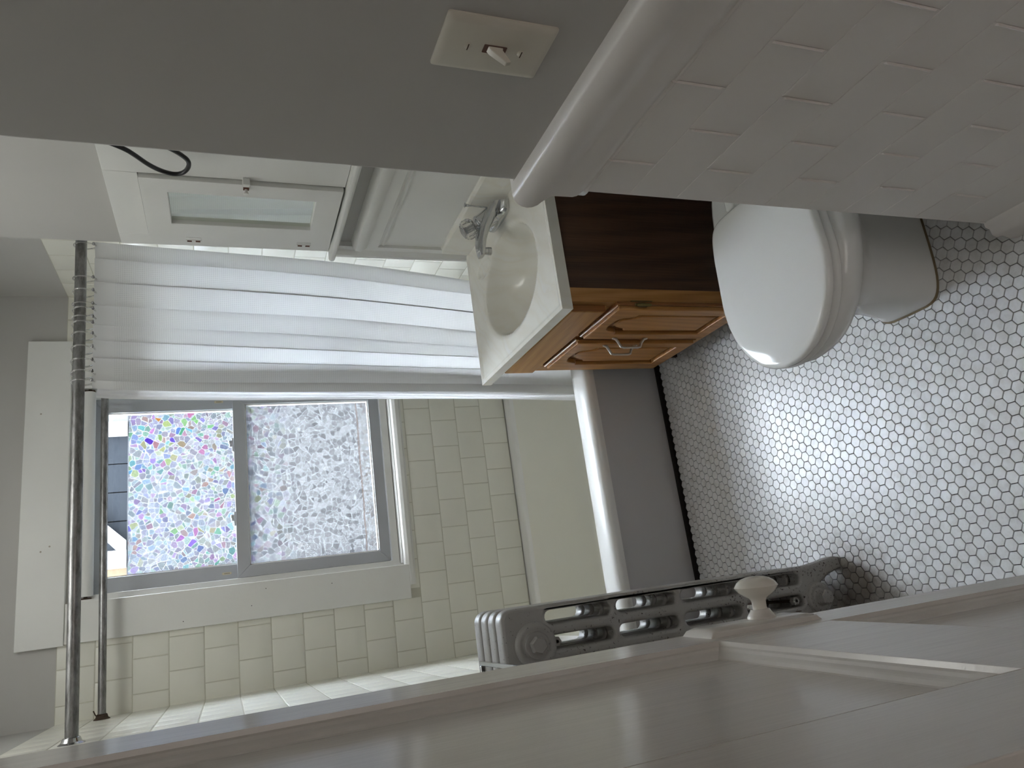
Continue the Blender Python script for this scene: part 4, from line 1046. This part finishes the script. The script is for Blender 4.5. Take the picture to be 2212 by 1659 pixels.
kn2 = MB().lathe(kprof, (0.0205, KYc, KZc), (1, 0, 0), 48).build('door_knob', M_KNOBW, dr, smooth=True, angle=1.0)
# dark chip in the glaze
def chip_pt(a, rr, r_, h_): return Vector((0.0205+h_+0.0004, KYc-r_*math.sin(a), KZc+r_*math.cos(a)))
chip = MB(); cps = []
for (da, rr) in ((0, 0.022), (0.22, 0.0235), (0.42, 0.0215), (0.36, 0.0175), (0.12, 0.0170), (-0.06, 0.0195)):
    a = PI*0.83+da
    h_ = 0.0390+(0.019-rr)/(0.019-0.0245)*(0.0350-0.0390)
    cps.append(chip_pt(a, rr, rr, h_))
chip.add(cps, [tuple(range(len(cps)))]); chip.build('glaze_chip', mat('chipped_glaze', (0.30, 0.28, 0.25), 0.8), kn2)
ch2 = MB(); ch2.add([chip_pt(PI*0.83+a_, r_, r_, 0.0396+(0.019-r_)/(0.019-0.012)*0.0022) for a_, r_ in ((-0.10, 0.018), (0.10, 0.0175), (0.06, 0.0150), (-0.08, 0.0155))], [(0, 1, 2, 3)]); ch2.build('glaze_chip', M_DARK, kn2)
kh = MB(); kh.lathe([(0.004, 0), (0.004, 0.0006), (0, 0.0006)], (0.0088, KYc, KZc-0.062), (1, 0, 0), 12); kh.build('keyhole', M_RUST, dr)
# hinges on the hidden edge
for hz in (0.25, 1.75): MB().tube([(0.004, -0.004, hz-0.05), (0.004, -0.004, hz+0.05)], 0.006, 10).build('hinge', M_DOOR, dr, smooth=True)

# ------------------------------------------------------------------ light switch
sw = thing('light_switch', 'almond toggle light switch on the near grey wall', 'light switch', (XN, 0.596, 1.2035))
PW, PH = 0.0385, 0.0608
MB().loft([[(x_, p[0], p[1]) for p in rrect(-PW+k, -PH+k, PW-k, PH-k, 0.003, 3)] for x_, k in ((-0.0002, 0), (-0.0025, 0), (-0.0045, 0.002), (-0.0062, 0.0075))]).build('wall_plate', M_ALMOND, sw, smooth=True, angle=0.5)
MB().loft([[(x_, p[0], p[1]) for p in rrect(-0.0058, -0.0128, 0.0058, 0.0128, 0.0008, 2)] for x_ in (-0.0058, -0.0068)]).build('toggle_surround', mat('brown_gap', (0.16, 0.09, 0.07), 0.6), sw)
tg = MB(); tg.loft([[(-0.005, -0.0045, -0.009), (-0.005, 0.0045, -0.009), (-0.005, 0.0045, 0.009), (-0.005, -0.0045, 0.009)], [(-0.0095, -0.0043, -0.008), (-0.0095, 0.0043, -0.008), (-0.0105, 0.0043, 0.0055), (-0.0105, -0.0043, 0.0055)],
                    [(-0.0215, -0.0030, -0.0165), (-0.0215, 0.0030, -0.0165), (-0.0235, 0.0030, -0.0105), (-0.0235, -0.0030, -0.0105)]])
tg.build('toggle', M_ALMOND, sw, 0.0008)
for zz in (0.030, -0.030):
    scw = MB().lathe([(0.0042, 0), (0.0040, 0.0010), (0.0025, 0.0018), (0.0, 0.0020)], (-0.0060, 0, zz), (-1, 0, 0), 20).build('screw', M_ALMOND, sw, smooth=True)
    MB().box((-0.0083, -0.0042, zz-0.0005), (-0.0078, 0.0042, zz+0.0005)).build('screw_slot', M_RUST, scw)
